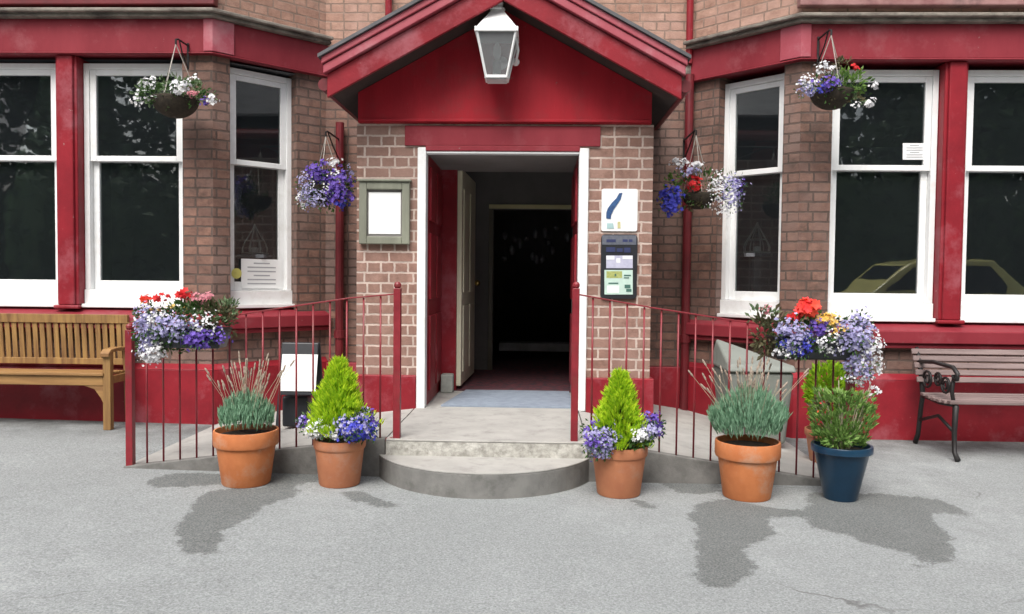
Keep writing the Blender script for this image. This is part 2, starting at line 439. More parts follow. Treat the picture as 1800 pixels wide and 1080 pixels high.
mr = mk(nt, 'ShaderNodeMapRange'); mr.inputs[1].default_value = .95; mr.inputs[2].default_value = 1.1; nt.links.new(ma.outputs[0], mr.inputs[0])
wet_shade_f = mk(nt, 'ShaderNodeMath', operation='MULTIPLY'); nt.links.new(mr.outputs[0], wet_shade_f.inputs[0]); wet_shade_f.inputs[1].default_value = .9
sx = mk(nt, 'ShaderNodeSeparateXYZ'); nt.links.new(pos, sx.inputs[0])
my = mk(nt, 'ShaderNodeMapRange'); my.inputs[1].default_value = -.55; my.inputs[2].default_value = .35; nt.links.new(sx.outputs[1], my.inputs[0])   # tarmac darker, in broken patches, towards the foot of the wall
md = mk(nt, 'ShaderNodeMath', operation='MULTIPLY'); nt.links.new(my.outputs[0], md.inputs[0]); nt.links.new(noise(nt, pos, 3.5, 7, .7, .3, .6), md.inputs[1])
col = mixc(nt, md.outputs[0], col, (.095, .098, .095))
stn = noise(nt, pos, 1.7, 8, .75, .6, .74)
col = mixc(nt, mixc(nt, .35, (0, 0, 0), stn), col, (.12, .122, .12))
pale = noise(nt, pos, 2.3, 8, .75, .62, .78, .6)
col = mixc(nt, mixc(nt, .4, (0, 0, 0), pale), col, (.48, .49, .485))
crk = mk(nt, 'ShaderNodeTexVoronoi'); crk.feature = 'DISTANCE_TO_EDGE'; crk.inputs['Scale'].default_value = .55
cn = mk(nt, 'ShaderNodeTexNoise'); cn.inputs['Scale'].default_value = 2.5; cn.inputs['Detail'].default_value = 8; nt.links.new(pos, cn.inputs['Vector'])
cv = mk(nt, 'ShaderNodeVectorMath', operation='MULTIPLY_ADD'); nt.links.new(cn.outputs['Color'], cv.inputs[0]); cv.inputs[1].default_value = (.5, .5, 0); nt.links.new(pos, cv.inputs[2]); nt.links.new(cv.outputs[0], crk.inputs['Vector'])
cm = mk(nt, 'ShaderNodeMapRange'); cm.inputs[1].default_value = .0; cm.inputs[2].default_value = .006; cm.inputs[3].default_value = 1; cm.inputs[4].default_value = 0; nt.links.new(crk.outputs['Distance'], cm.inputs[0])
cf = mk(nt, 'ShaderNodeMath', operation='MULTIPLY'); nt.links.new(cm.outputs[0], cf.inputs[0]); nt.links.new(noise(nt, pos, .9, 4, .6, .52, .66), cf.inputs[1])
col = mixc(nt, cf.outputs[0], col, (.14, .142, .14))   # old hairline cracks
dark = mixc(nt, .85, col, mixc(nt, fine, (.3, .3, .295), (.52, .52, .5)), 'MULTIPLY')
col = mixc(nt, wet_shade_f.outputs[0], col, dark)
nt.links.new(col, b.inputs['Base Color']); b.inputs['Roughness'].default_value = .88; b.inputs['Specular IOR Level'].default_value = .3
bump(nt, b, fine, .5, .004)
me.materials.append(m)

# ------------------------------------------------------------------ steps, landing, ramps
XC = -.27
mb = MB()
poly = []
for k in range(25):
    a = rad(-90 - 68 + 136 * k / 24)
    r = .708
    poly.append((-.32 + r * math.cos(a), -.912 + r * math.sin(a), -.05))
mb.prism(poly, (0, 0, .19))
st_t = thing('entrance_steps', 'pale concrete entrance steps with a curved lower step below the open doorway', 'steps', (-.3, -1.2, 0))
mb.build('lower_step', STEP, st_t, bevel=.008)
mb = MB(); mb.prism([(p[0] * 1.0, p[1], .1405) for p in poly], (0, 0, .006)); mb.build('lower_tread', CONC, st_t)
mb = MB(); mb.box(-.93, .32, -1.2, .94, -.05, .2345)
mb.build('riser', plain('rough_stone_riser', (.5, .49, .45), (.27, .26, .235), .95, 24, dirt=(.62, .61, .57), dscale=16, bmp=.9, bscale=45), st_t)
mb = MB(); mb.box(-.931, .321, -1.203, .94, .235, .248)
mb.build('landing_slab', CONC, st_t, bevel=.006)
def ramp(x0, x1, lab):
    t = thing('access_ramp', lab, 'ramp', ((x0 + x1) / 2, 0, 0))
    KERB = bpy.data.materials.get('dark_kerb') or plain('dark_kerb', (.21, .205, .195), (.13, .127, .12), .9, 9, bmp=.4)
    mb = MB(); zt = gz(x1) + .006
    y0, y1 = -1.12, 1.07
    p = [(x0, y0, -.05), (x1, y0, -.05), (x1, y0, zt), (x0, y0, .246)]
    mb.prism(p, (0, y1 - y0, 0))
    mb.build('deck', CONC, t)
    mb = MB(); q = [(x0, -1.185, -.05), (x1, -1.185, -.05), (x1, -1.185, zt + .004), (x0, -1.185, .25)]
    mb.prism(q, (0, .063, 0))
    mb.build('kerb', KERB, t, bevel=.006)
ramp(-.938, -2.6, 'concrete ramp up to the door from the wooden bench')
ramp(.328, 1.95, 'concrete ramp up to the door from beside the grey lidded bin')

# ------------------------------------------------------------------ the hotel
hotel = thing('brick_hotel', 'red brick hotel front with two bay windows and a red gabled entrance porch', 'building', (XC, 1.08, 0))
PLX, PRX = -1.39, .865
YM = 1.08; YB = .35; CA = .73; BW = 2.42
windows = []
def sash_window(F, u0, u1, z0, z1, zr):
    fr = MB()
    st = .045
    fr.fbox(F, u0, u0 + st, z0 + .15, z1, -.09, -.2); fr.fbox(F, u1 - st, u1, z0 + .15, z1, -.09, -.2)
    fr.fbox(F, u0 + st, u1 - st, z1 - .05, z1, -.09, -.2); fr.fbox(F, u0, u1, z0 + .03, z0 + .148, -.075, -.2); fr.fbox(F, u0, u1, z0, z0 + .03, -.03, -.2)
    w = fr.build('window', WHITE, hotel, bevel=.004)
    def sash(nm, a0, a1, b0, b1, wf, top, bot):
        s = MB(); t = .052; wb = wf - .038
        s.fbox(F, a0, a0 + t, b0, b1, wf, wb); s.fbox(F, a1 - t, a1, b0, b1, wf, wb)
        s.fbox(F, a0 + t, a1 - t, b1 - top, b1, wf, wb); s.fbox(F, a0 + t, a1 - t, b0, b0 + bot, wf, wb)
        so = s.build(nm, WHITE, w, bevel=.004)
        g = MB(); m_ = (wf + wb) / 2
        g.fbox(F, a0 + t - .004, a1 - t + .004, b0 + bot - .004, b1 - top + .004, m_ + .002, m_ - .002)
        g.build('pane', GLASS, w)
    sash('upper_sash', u0 + st + .001, u1 - st - .001, zr - .012, z1 - .051, -.102, .045, .045)
    sash('lower_sash', u0 + st + .001, u1 - st - .001, z0 + .149, zr + .030, -.143, .042, .075)
    return w

def bay(side, Xc, dz):
    upper = MB(); baywall = MB(); plinth = MB(); fascia = MB(); cornice = MB(); sills = MB()
    s = side   # -1: left bay, +1: right bay; u runs away from the porch on the front face
    Cin = (Xc, YB); Ein = (Xc - s * CA, YM); Cout = (Xc + s * BW, YB); Eout = (Xc + s * (BW + CA), YM)
    plan = [Ein, Cin, Cout, Eout]
    Ff = frame(Cin, (s, 0), (0, -1))
    Fi = frame(Cin, (-s, 1), (-s, -1))
    Fo = frame(Cout, (s, 1), (s, -1))
    LC = CA * math.sqrt(2)
    zs, zt = .965 + dz, 2.98 + dz
    zr = 2.19 + dz
    # piers
    baywall.fbox(Ff, 0, .25, .86, 3.06, 0, -.3); baywall.fbox(Ff, 2.17, BW, .86, 3.06, 0, -.3)
    for F in (Fi, Fo):
        baywall.fbox(F, 0, .145, .86, 3.06, 0, -.3); baywall.fbox(F, .745, LC, .86, 3.06, 0, -.3)
    band(baywall, plan, 0, -.3, .45, .86)
    band(plinth, plan, .055, -.25, -.05, .475, None, None)
    band(plinth, plan, .055, -.01, .475, .53, .475, .482)
    band(sills, plan, .10, -.12, .80 + dz, .965 + dz, .80 + dz, .90 + dz)
    band(sills, plan, .075, -.02, .76 + dz, .798 + dz)
    band(fascia, plan, .045, -.3, 3.035 + dz, 3.30 + dz)
    band(fascia, plan, .06, -.02, 3.02 + dz, 3.034 + dz)
    pc = MB(); band(pc, [(Xc - s * .11, YB + .11), Cin, (Xc + s * .05, YB)], .062, .047, 3.04 + dz, 3.298 + dz); pc.build('pier_head', RED_PINK, hotel, bevel=.004)
    band(cornice, plan, .10, -.3, 3.301 + dz, 3.33 + dz)
    band(cornice, plan, .14, -.3, 3.331 + dz, 3.385 + dz, 3.331 + dz, 3.36 + dz)
    band(upper, plan, 0, -.3, 3.386 + dz, 5.2)
    for u0, u1, F in ((.25, 1.118, Ff), (1.305, 2.17, Ff), (.145, .745, Fi), (.145, .745, Fo)):
        windows.append(sash_window(F, u0, u1, zs, zt, zr))
    baywall.build('bay_wall', BR_BAY, hotel); upper.build('upper_brick_wall', BR_UP, hotel)
    plinth.build('plinth', RED, hotel, bevel=.006); fascia.build('fascia', RED_OLD, hotel, bevel=.006)
    cornice.build('cornice', STONE_TRIM, hotel, bevel=.008); sills.build('window_sill', RED_OLD, hotel, bevel=.008)
    mm = MB()
    mm.fbox(Ff, 1.122, 1.301, .985 + dz, 3.018 + dz, .0, -.2)
    mm.fbox(Ff, 1.145, 1.278, .985 + dz, 3.018 + dz, .025, -.01)
    mm.fbox(Ff, 1.105, 1.318, .955 + dz, .985 + dz, .035, -.02)
    mm.build('mullion', RED, hotel, bevel=.01)
    us = MB()
    us.fbox(Ff, -.05, BW + .05, 3.40 + dz + (.03 if s > 0 else 0), 3.56 + dz, .09, .002)
    us.build('upper_window_sill', STONE_SILL if s > 0 else RED_DARK, hotel, bevel=.008)  # left sill: shadow under it put into a darker red
    # the dim room behind: floor, ceiling, side and back walls
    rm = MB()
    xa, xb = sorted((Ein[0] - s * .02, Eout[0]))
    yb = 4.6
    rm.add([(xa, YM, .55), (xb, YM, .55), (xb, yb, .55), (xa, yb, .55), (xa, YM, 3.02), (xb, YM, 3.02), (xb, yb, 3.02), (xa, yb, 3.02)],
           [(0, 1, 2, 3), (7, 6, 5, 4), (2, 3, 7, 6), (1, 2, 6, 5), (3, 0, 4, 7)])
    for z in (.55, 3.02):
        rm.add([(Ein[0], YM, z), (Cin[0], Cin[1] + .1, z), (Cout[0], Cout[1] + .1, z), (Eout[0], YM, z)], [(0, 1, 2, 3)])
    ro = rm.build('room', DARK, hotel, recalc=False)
    return Ff, Fi

XL, XR = -2.65, 2.072
FLf, FLi = bay(-1, XL, 0.01)
FRf, FRi = bay(1, XR, -.028)
# main wall between and beside the bays
for x0, x1 in ((-10, -5.8), (XL + CA, PLX + .02), (PRX - .02, XR - CA), (5.22, 9.5)):
    mb = MB(); mb.box(x0, x1, YM, YM + .3, .45, 3.06); mb.build('brick_wall', BR_BAY, hotel)
    mb = MB(); mb.box(x0, x1, YM - .055, YM + .25, -.05, .475); mb.build('plinth', RED, hotel, bevel=.006)
    mb = MB(); mb.box(x0, x1, YM - .05, YM + .3, 3.061, 3.14); mb.build('cornice', STONE_TRIM, hotel, bevel=.008)
mb = MB(); mb.box(-10, 9.5, YM, YM + .3, 3.141, 5.2); mb.build('upper_brick_wall', BR_UP, hotel)

# porch
OL, OR_ = -.855, .306         # clear opening
FL, FR = -.92, .378
mb = MB()
mb.prism([(PLX, 0, .49), (FL, 0, .49), (FL, 0, 2.245), (FR, 0, 2.245), (FR, 0, .49), (PRX, 0, .49), (PRX, 0, 2.421), (PLX, 0, 2.421)], (0, YM, 0))
mb.build('porch_wall', BR_PORCH, hotel)
for x0, x1 in ((PLX - .03, FL - .002), (FR + .002, PRX + .03)):
    mb = MB(); mb.box(x0, x1, -.035, YM, -.05, .50); mb.build('porch_plinth', RED, hotel, bevel=.008)
mb = MB(); mb.box(-1.02, .464, -.022, .02, 2.255, 2.405); mb.box(OL - .005, OR_ + .005, -.03, .06, 2.215, 2.254)
mb.build('lintel', RED_OLD, hotel, bevel=.004)
mb = MB()
mb.box(FL, OL, -.028, .09, .245, 2.24); mb.box(OR_, FR, -.028, .09, .245, 2.24); mb.box(OL + .001, OR_ - .001, -.02, .06, 2.196, 2.214)
mb.build('door_frame', WHITE, hotel, bevel=.005)
# porch inside: red lined side walls, ceiling, inner frame, cream door, hall
mb = MB()
mb.box(FL + .002, OL, .092, .94, .249, 2.3); mb.box(OR_, FR - .002, .092, .94, .249, 2.3)
for z0, z1 in ((.36, .95), (1.08, 1.6), (1.7, 2.12)):
    for y0, y1 in ((.16, .48), (.56, .88)):
        mb.box(OL, OL + .018, y0, y1, z0, z1); mb.box(OR_ - .018, OR_, y0, y1, z0, z1)
mb.box(FL + .002, -.715, .941, 1.06, .249, 2.3)
mb.build('porch_lining', RED, hotel, bevel=.004)
mb = MB(); mb.box(OL + .001, OR_ - .001, .062, 1.06, 2.2, 2.2445)
mb.build('porch_ceiling', DARK2, hotel)
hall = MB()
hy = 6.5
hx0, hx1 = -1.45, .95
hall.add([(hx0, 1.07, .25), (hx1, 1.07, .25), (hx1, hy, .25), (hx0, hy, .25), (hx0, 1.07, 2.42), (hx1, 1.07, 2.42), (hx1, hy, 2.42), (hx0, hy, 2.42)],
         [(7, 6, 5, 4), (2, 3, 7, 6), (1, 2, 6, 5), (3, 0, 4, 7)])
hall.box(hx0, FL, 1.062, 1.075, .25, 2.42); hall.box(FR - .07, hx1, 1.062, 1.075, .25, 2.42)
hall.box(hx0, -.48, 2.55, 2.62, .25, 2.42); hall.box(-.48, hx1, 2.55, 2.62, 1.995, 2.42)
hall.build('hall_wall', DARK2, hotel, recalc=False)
mb = MB(); mb.box(-.905, hx1, .941, 2.55, .2, .252); mb.box(hx0, hx1, 2.55, hy, .2, .252)
mb.build('hall_carpet', CARPET, hotel)
mb = MB(); mb.box(-.53, hx1, 2.52, 2.548, 2.0, 2.045); mb.build('hall_architrave', plain('lit_cream_gloss', (.82, .76, .42), (.75, .68, .36), .4, 4), hotel, bevel=.003)  # head painted brighter for the light it catches
mb = MB(); mb.box(-.53, -.485, 2.52, 2.548, .252, 1.999); mb.build('hall_architrave', plain('shaded_cream_gloss', (.16, .14, .1), None, .4, 4), hotel, bevel=.003)  # same architrave, its shade put into a darker paint
mb = MB(); mb.bar((-.695, .985, 1.25), (-.655, 2.0, 1.25), .042, 1.93)
dr = mb.build('door', CREAM, hotel, bevel=.004)
mb = MB()
for z0, z1 in ((.4, 1.0), (1.12, 2.05)):
    for t0, t1 in ((.1, .45), (.55, .9)):
        a = Vector((-.672, .985, 0)).lerp(Vector((-.632, 2.0, 0)), t0); c = Vector((-.672, .985, 0)).lerp(Vector((-.632, 2.0, 0)), t1)
        mb.bar(a + Vector((0, 0, (z0 + z1) / 2)), c + Vector((0, 0, (z0 + z1) / 2)), .012, z1 - z0)
mb.build('door_panel', CREAM, dr, bevel=.003)
mb = MB(); mb.blob((-.6, 1.9, 1.2), .03, .03, .03); mb.build('handle', plain('brass', (.5, .36, .12), None, .3, metal=1), dr, smooth=True)
mb = MB(); mb.box(-.46, hx1 - .01, 3.6, 3.9, .36, .46); mb.build('hall_bench', plain('pale_bench', (.6, .6, .62), None, .7), hotel, bevel=.01)
PEW = plain('pewter_jugs', (.2, .2, .21), None, .5, metal=.3, bmp=0)
for i in range(18):
    mb = MB(); p = Vector((R.uniform(-.42, .45), R.uniform(3.0, 3.5), R.uniform(1.45, 1.85))); h_ = R.uniform(.03, .07)
    mb.blob(p, .035, .035, h_, 8, 4); mb.tube([p + Vector((0, 0, h_)), (p.x, p.y, 2.419)], .0012, 4)
    mb.build('hanging_jug', PEW, hotel, smooth=True)
# gable, roof, bargeboards
GC = -.262; YF = -.40; SL = .548
def zlow(x): return 3.215 - SL * abs(x - GC)
mb = MB()
gx0, gx1 = -1.372, .842
mb.prism([(gx0, -.045, 2.422), (gx1, -.045, 2.422), (gx1, -.045, zlow(gx1) + .04), (GC, -.045, 3.255), (gx0, -.045, zlow(gx0) + .04)], (0, .06, 0))
mb.build('gable_board', RED_WOOD, hotel)
mb = MB(); mb.box(gx0 + .01, gx1 - .01, -.06, -.046, 2.428, 2.45); mb.build('gable_bead', RED_WOOD, hotel, bevel=.004)
EL, ER = -1.515, 1.0
for x in (EL, ER):
    sgn = 1 if x > GC else -1
    mb = MB()
    mb.prism([(GC, YF, zlow(GC)), (x, YF, zlow(x)), (x, YF, zlow(x) + .165), (GC, YF, zlow(GC) + .165)], (0, .03, 0))
    bb = mb.build('bargeboard', RED, hotel, bevel=.005)
    mb = MB()
    mb.prism([(GC, YF - .035, zlow(GC) + .172), (x + sgn * .02, YF - .035, zlow(x) + .161), (x + sgn * .02, YF - .035, zlow(x) + .225), (GC, YF - .035, zlow(GC) + .235)], (0, .065, 0))
    mb.prism([(GC, YF - .05, zlow(GC) + .24), (x + sgn * .03, YF - .05, zlow(x) + .225), (x + sgn * .03, YF - .05, zlow(x) + .275), (GC, YF - .05, zlow(GC) + .29)], (0, .07, 0))
    mb.build('verge_strip', RED_PINK, bb, bevel=.006)
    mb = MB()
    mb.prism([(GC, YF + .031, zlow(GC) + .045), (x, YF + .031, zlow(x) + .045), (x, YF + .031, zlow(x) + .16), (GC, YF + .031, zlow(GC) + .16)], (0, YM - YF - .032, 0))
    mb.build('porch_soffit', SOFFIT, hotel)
    mb = MB()
    mb.prism([(GC, YF - .07, zlow(GC) + .293), (x + sgn * .05, YF - .07, zlow(x) + .267), (x + sgn * .05, YF - .07, zlow(x) + .292), (GC, YF - .07, zlow(GC) + .318)], (0, YM - YF + .068, 0))
    mb.build('porch_roof', SLATE, hotel)
    mb = MB(); mb.tube([(x + sgn * .03, YF + .03, zlow(x) + .10), (x + sgn * .03, YM - .002, zlow(x) + .10)], .045, 10)
    mb.build('gutter', RED_DARK, hotel, smooth=False)
# downpipes
for px, z1 in ((597, 2.62), (1208, 3.05)):
    x = W(px, 400, YM - .08).x
    mb = MB(); mb.tube([(x, YM - .075, .0), (x, YM - .075, z1)], .038, 12)
    for z in (.7, 1.9): mb.tube([(x, YM - .075, z), (x, YM - .075, z + .07)], .05, 12)
    mb.build('downpipe', RED_DARK, hotel)
for px in (683, 1213):
    x = W(px, 20, YM - .06).x
    mb = MB(); mb.tube([(x, YM - .06, 3.15), (x, YM - .06, 5.1)], .03, 10); mb.build('downpipe', RED, hotel)

# ------------------------------------------------------------------ lantern on the gable
ly = -.27; lx = W(874, 90, ly).x
def lz(py): return W(874, py, ly - .10).z
t = thing('wall_lantern', 'white topped four sided glass lantern hanging in front of the red gable', 'lantern', (lx, ly, lz(140)))
sc_ = (ly + 6.09) / 1400
def sq(mb, w0, z0, w1, z1):
    vs = []
    for w_, z in ((w0, z0), (w1, z1)):
        vs += [(lx - w_, ly - w_, z), (lx + w_, ly - w_, z), (lx + w_, ly + w_, z), (lx - w_, ly + w_, z)]
    mb.hexa(vs)
hw0, hw1 = 18 * sc_, 33 * sc_
zb, zt_ = lz(133), lz(58)
mb = MB(); corners = [(-1, -1), (1, -1), (1, 1), (-1, 1)]
for i, (a, c) in enumerate(corners):
    mb.bar((lx + a * hw0, ly + c * hw0, zb), (lx + a * hw1, ly + c * hw1, zt_), .014, .014)
    a2, c2 = corners[(i + 1) % 4]
    mb.bar((lx + a * hw0, ly + c * hw0, zb), (lx + a2 * hw0, ly + c2 * hw0, zb), .02, .02)
mb.build('lantern_frame', WHITE, t, bevel=.002)
mb = MB()
mb.add([(lx + a * hw0 * .97, ly + c * hw0 * .97, zb) for a, c in corners] + [(lx + a * hw1 * .97, ly + c * hw1 * .97, zt_) for a, c in corners],
       [(0, 1, 5, 4), (1, 2, 6, 5), (2, 3, 7, 6), (3, 0, 4, 7)])
mb.build('glass', LGLASS, t, recalc=False)
mb = MB()
sq(mb, 37 * sc_, lz(58), 37 * sc_, lz(50)); sq(mb, 34 * sc_, lz(50), 25 * sc_, lz(36)); sq(mb, 25 * sc_, lz(36), 17 * sc_, lz(24)); sq(mb, 17 * sc_, lz(24), 9 * sc_, lz(11))
mb.blob((lx, ly, lz(9)), 14 * sc_, 14 * sc_, 4 * sc_, 12); mb.lathe([(8 * sc_, lz(8)), (9 * sc_, lz(2)), (10 * sc_, lz(-3)), (4 * sc_, lz(-8)), (3 * sc_, lz(-14)), (.001, lz(-18))], (lx, ly, 0), 12)
mb.build('cap', WHITE, t, bevel=.004)
mb = MB(); sq(mb, hw0 * .95, lz(137.5), hw0 * .8, lz(133)); mb.lathe([(.03, zb), (.03, lz(105)), (.022, lz(100)), (.001, lz(99))], (lx, ly, 0), 10); mb.build('base', plain('pale_metal', (.6, .62, .62), None, .4), t)
mb = MB(); mb.lathe([(.014, lz(100)), (.03, lz(88)), (.026, lz(76)), (.012, lz(70)), (.001, lz(69))], (lx, ly, 0), 12); mb.build('bulb', plain('frosted_bulb', (.85, .85, .85), None, .3, bmp=0), t, smooth=True)
mb = MB(); mb.tube([(lx + .02, -.046, lz(88)), (lx + .13, -.12, lz(96)), (lx + .15, ly + .02, lz(80)), (lx + .13, ly, lz(52)), (lx + .05, ly, lz(44))], .011, 8); mb.blob((lx + .13, -.11, lz(92)), .03, .03, .03, 10)
mb.tube([(lx + .02, -.046, lz(90)), (lx + .02, -.06, lz(90))], .05, 14)
mb.build('bracket', WHITE, t, smooth=True)

# ------------------------------------------------------------------ signs on the porch
def rectW(p0, p1, Y):
    a = W(*p0, Y); c = W(*p1, Y); return min(a.x, c.x), max(a.x, c.x), min(a.z, c.z), max(a.z, c.z)
x0, x1, z0, z1 = rectW((632, 320), (720, 430), -.03)
t = thing('menu_case', 'grey green wooden frame holding a blank white menu on the porch brickwork', 'notice board', ((x0 + x1) / 2, 0, z0))
mb = MB(); fw = .058
mb.box(x0, x0 + fw, -.05, -.001, z0, z1); mb.box(x1 - fw, x1, -.05, -.001, z0, z1); mb.box(x0 + fw, x1 - fw, -.05, -.001, z1 - fw, z1); mb.box(x0 + fw, x1 - fw, -.05, -.001, z0, z0 + fw)
mb.box(x0 - .012, x1 + .012, -.065, -.001, z1 + .001, z1 + .02)
mb.build('frame', SAGE, t, bevel=.006)
mb = MB(); mb.box(x0 + fw, x1 - fw, -.024, -.001, z0 + fw, z1 - fw); mb.build('backing', DARK2, t)
mb = MB(); mb.box(x0 + fw + .012, x1 - fw - .012, -.028, -.0245, z0 + fw + .02, z1 - fw - .02); mb.build('menu_sheet', PAPER, t)

def rrect(x0, x1, z0, z1, y, r, n=5):
    P = []
    for cx, cz, a0 in ((x1 - r, z1 - r, 0), (x0 + r, z1 - r, 90), (x0 + r, z0 + r, 180), (x1 - r, z0 + r, 270)):
        for k in range(n + 1):
            a = rad(a0 + 90 * k / n); P.append((cx + r * math.cos(a), y, cz + r * math.sin(a)))
    return P
x0, x1, z0, z1 = rectW((1058, 332), (1120, 407), -.012)
t = thing('plaque', 'square white plaque with a curved blue quill mark above the black board', 'sign', ((x0 + x1) / 2, 0, z0))
mb = MB(); mb.prism(rrect(x0, x1, z0, z1, -.012, .015), (0, .011, 0)); mb.build('plate', PAPER, t)
def tw(px, py): return W(1030 + px / 4.5, 310 + py / 4.5, -.013)
mb = MB()
up = [(262, 135), (240, 175), (205, 210), (172, 255), (160, 290), (160, 335)]; lo = [(196, 338), (200, 305), (220, 264), (246, 226), (274, 184), (288, 132)]
mb.prism([tw(*p) for p in up + lo], (0, -.003, 0)); mb.build('quill_mark', BLUEINK, t)
mb = MB(); mb.prism([tw(p[0], p[1]) for p in ((165, 372), (215, 372), (222, 415), (165, 415))], (0, -.002, 0)); mb.build('teal_mark', PALE_TEAL, t)
mb = MB(); mb.prism([tw(p[0], p[1]) for p in ((250, 360), (272, 360), (274, 412), (250, 412))], (0, -.002, 0)); mb.build('yellow_mark', PALE_YEL, t)

x0, x1, z0, z1 = rectW((1057, 412), (1119, 526), -.02)
t = thing('information_board', 'narrow black board with pale stickers below the white plaque', 'sign', ((x0 + x1) / 2, 0, z0))
mb = MB(); mb.prism(rrect(x0, x1, z0, z1, -.025, .03), (0, .024, 0)); mb.build('board', BLACK, t, bevel=.003)
def tq(L, y=-.0255): return [W(1030 + a / 4.5, 310 + c / 4.5, y) for a, c in L]
def tr(a, c, d, e): return [(a, c), (d, c), (d, e), (a, e)]
mb = MB(); mb.prism(tq(tr(128, 468, 398, 542)), (0, -.002, 0)); mb.build('grey_header', plain('grey_header_print', (.13, .14, .17), (.09, .1, .13), .5, 40), t)
mb = MB()
for q in (tr(162, 500, 236, 522), tr(290, 500, 330, 520), tr(338, 500, 368, 520), tr(160, 562, 232, 600), tr(243, 570, 290, 600), tr(300, 566, 352, 604)):
    mb.prism(tq(q, -.0277), (0, -.0015, 0))
mb.build('header_letters', NAVYTXT, t)
mb = MB(); mb.prism(tq(tr(160, 628, 370, 728)), (0, -.002, 0)); s1 = mb.build('lilac_sticker', LILAC, t)
mb = MB()
for q in (tr(162, 630, 225, 660), tr(240, 650, 272, 684), tr(290, 630, 368, 656)): mb.prism(tq(q, -.0277), (0, -.001, 0))
mb.build('white_print', PAPER, s1)
mb = MB(); mb.prism(tq(tr(146, 742, 370, 936)), (0, -.002, 0)); s2 = mb.build('mint_sticker', MINT, t)
mb = MB(); mb.prism(tq(tr(162, 752, 286, 806), -.0277), (0, -.001, 0)); mb.build('olive_print', OLIVE, s2)
mb = MB()
for q in (tr(178, 842, 256, 852), tr(306, 858, 352, 886), tr(318, 892, 360, 914), tr(226, 772, 240, 792), tr(300, 780, 356, 790), tr(300, 800, 340, 808)): mb.prism(tq(q, -.029), (0, -.001, 0))
mb.build('dark_print', DGREEN, s2)
mb = MB(); mb.prism(tq(tr(166, 866, 262, 922), -.0277), (0, -.001, 0)); mb.build('white_print', PAPER, s2)

# ------------------------------------------------------------------ things in the windows
def on_glass(F, px, py, w):
    d = CROT @ Vector(((px - 900) / F_PX, -(py - 540) / F_PX, -1))
    o = F.o + F.n * w
    k = (o - CAM).dot(F.n) / d.dot(F.n)
    return CAM + d * k
def notice(F, quad, lab, w=-.152, name='paper_notice', m_=PAPER, cat='notice', ink=False):
    mb = MB(); P = [on_glass(F, x, y, w) for x, y in quad]
    mb.prism(P, F.n * -.003)
    o = mb.build(name, m_); tag(o, lab, cat)
    if ink:
        k = MB()
        for i in range(6):
            t0 = .12 + i * .14; a, b_ = (.15, .85) if i % 3 else (.3, .7)
            pl = lambda s, t_: (P[0].lerp(P[1], s)).lerp(P[3].lerp(P[2], s), t_) + F.n * .0015
            k.prism([pl(a, t0), pl(b_, t0), pl(b_, t0 + .045), pl(a, t0 + .045)], F.n * -.001)
        k.build('print', INK, o)
    return o
notice(FLi, [(424, 455), (495, 457), (495, 507), (424, 507)], 'white printed notice inside the narrow window beside the porch', -.134, ink=True)
mb = MB(); c = on_glass(FLi, 416, 481, -.134)
mb.prism([c + FLi.a * (.045 * math.cos(2 * math.pi * k / 20)) + Vector((0, 0, .045 * math.sin(2 * math.pi * k / 20))) for k in range(20)], FLi.n * -.002)
o = mb.build('sticker', YELLOW); tag(o, 'round yellow sticker on the window next to a white notice', 'sticker')
notice(FRf, [(1587, 252), (1628, 252), (1628, 281), (1587, 281)], 'small white card in the upper pane of a bay window', -.112, ink=True)
def ornament(F, px, py, lab, h):
    p = on_glass(F, px, py, -.28)
    t = thing('window_ornament', lab, 'ornament', p, 'wire teardrop ornaments in the windows')
    mb = MB()
    prof = [(0, 1), (.06, .85), (.2, .62), (.36, .36), (.42, .2), (.4, .04)]
    for k in range(8):
        a = 2 * math.pi * k / 8
        mb.tube([p + Vector((r * h * math.cos(a), r * h * math.sin(a), z * h)) for r, z in prof], .005, 5)
    mb.tube([p + Vector((.41 * h * math.cos(2 * math.pi * k / 16), .41 * h * math.sin(2 * math.pi * k / 16), .04 * h)) for k in range(17)], .007, 5)
    mb.tube([p + Vector((.3 * h * math.cos(2 * math.pi * k / 16), .3 * h * math.sin(2 * math.pi * k / 16), .45 * h)) for k in range(17)], .005, 5)
    mb.build('wire_cage', plain('pewter', (.62, .64, .62), None, .35, metal=.4), t)
    mb = MB(); mb.lathe([(.12 * h, .03 * h), (.12 * h, .22 * h), (.02 * h, .24 * h)], p, 12); mb.build('candle', PAPER, t)
    mb = MB(); mb.box(p.x - .12, p.x + .12, p.y - .12, p.y + .12, p.z - .03, p.z); mb.box(p.x - .03, p.x + .03, p.y - .03, p.y + .03, .55, p.z - .03); mb.build('stand', DARK, t)
ornament(FLi, 448, 448, 'silvery wire teardrop ornament above the white notice in a window', .27)
ornament(FRi, 1330, 446, 'silvery wire teardrop ornament in the narrow window above the grey bin', .27)

mb = MB()
mp = [(-.72, .1), (.2, .1), (.28, .93), (-.58, .93)]
mb.add([(-.74, .1, .2495), (.2, .1, .2495), (.27, .93, .2495), (-.6, .93, .2495)], [(0, 1, 2, 3)])
mb = MB(); mb.prism([(-.74, .06, .249), (.29, .06, .249), (.29, .935, .249), (-.62, .935, .249)], (0, 0, .012))
o = mb.build('doormat', MAT); tag(o, 'blue grey mat on the porch floor inside the doorway', 'doormat')
mb = MB(); mb.box(-.83, -.725, .78, .9, .249, .41)
o = mb.build('doorstop', plain('pale_block', (.42, .44, .4), None, .9, 20), bevel=.012); tag(o, 'pale square block holding the cream inner door open', 'doorstop')

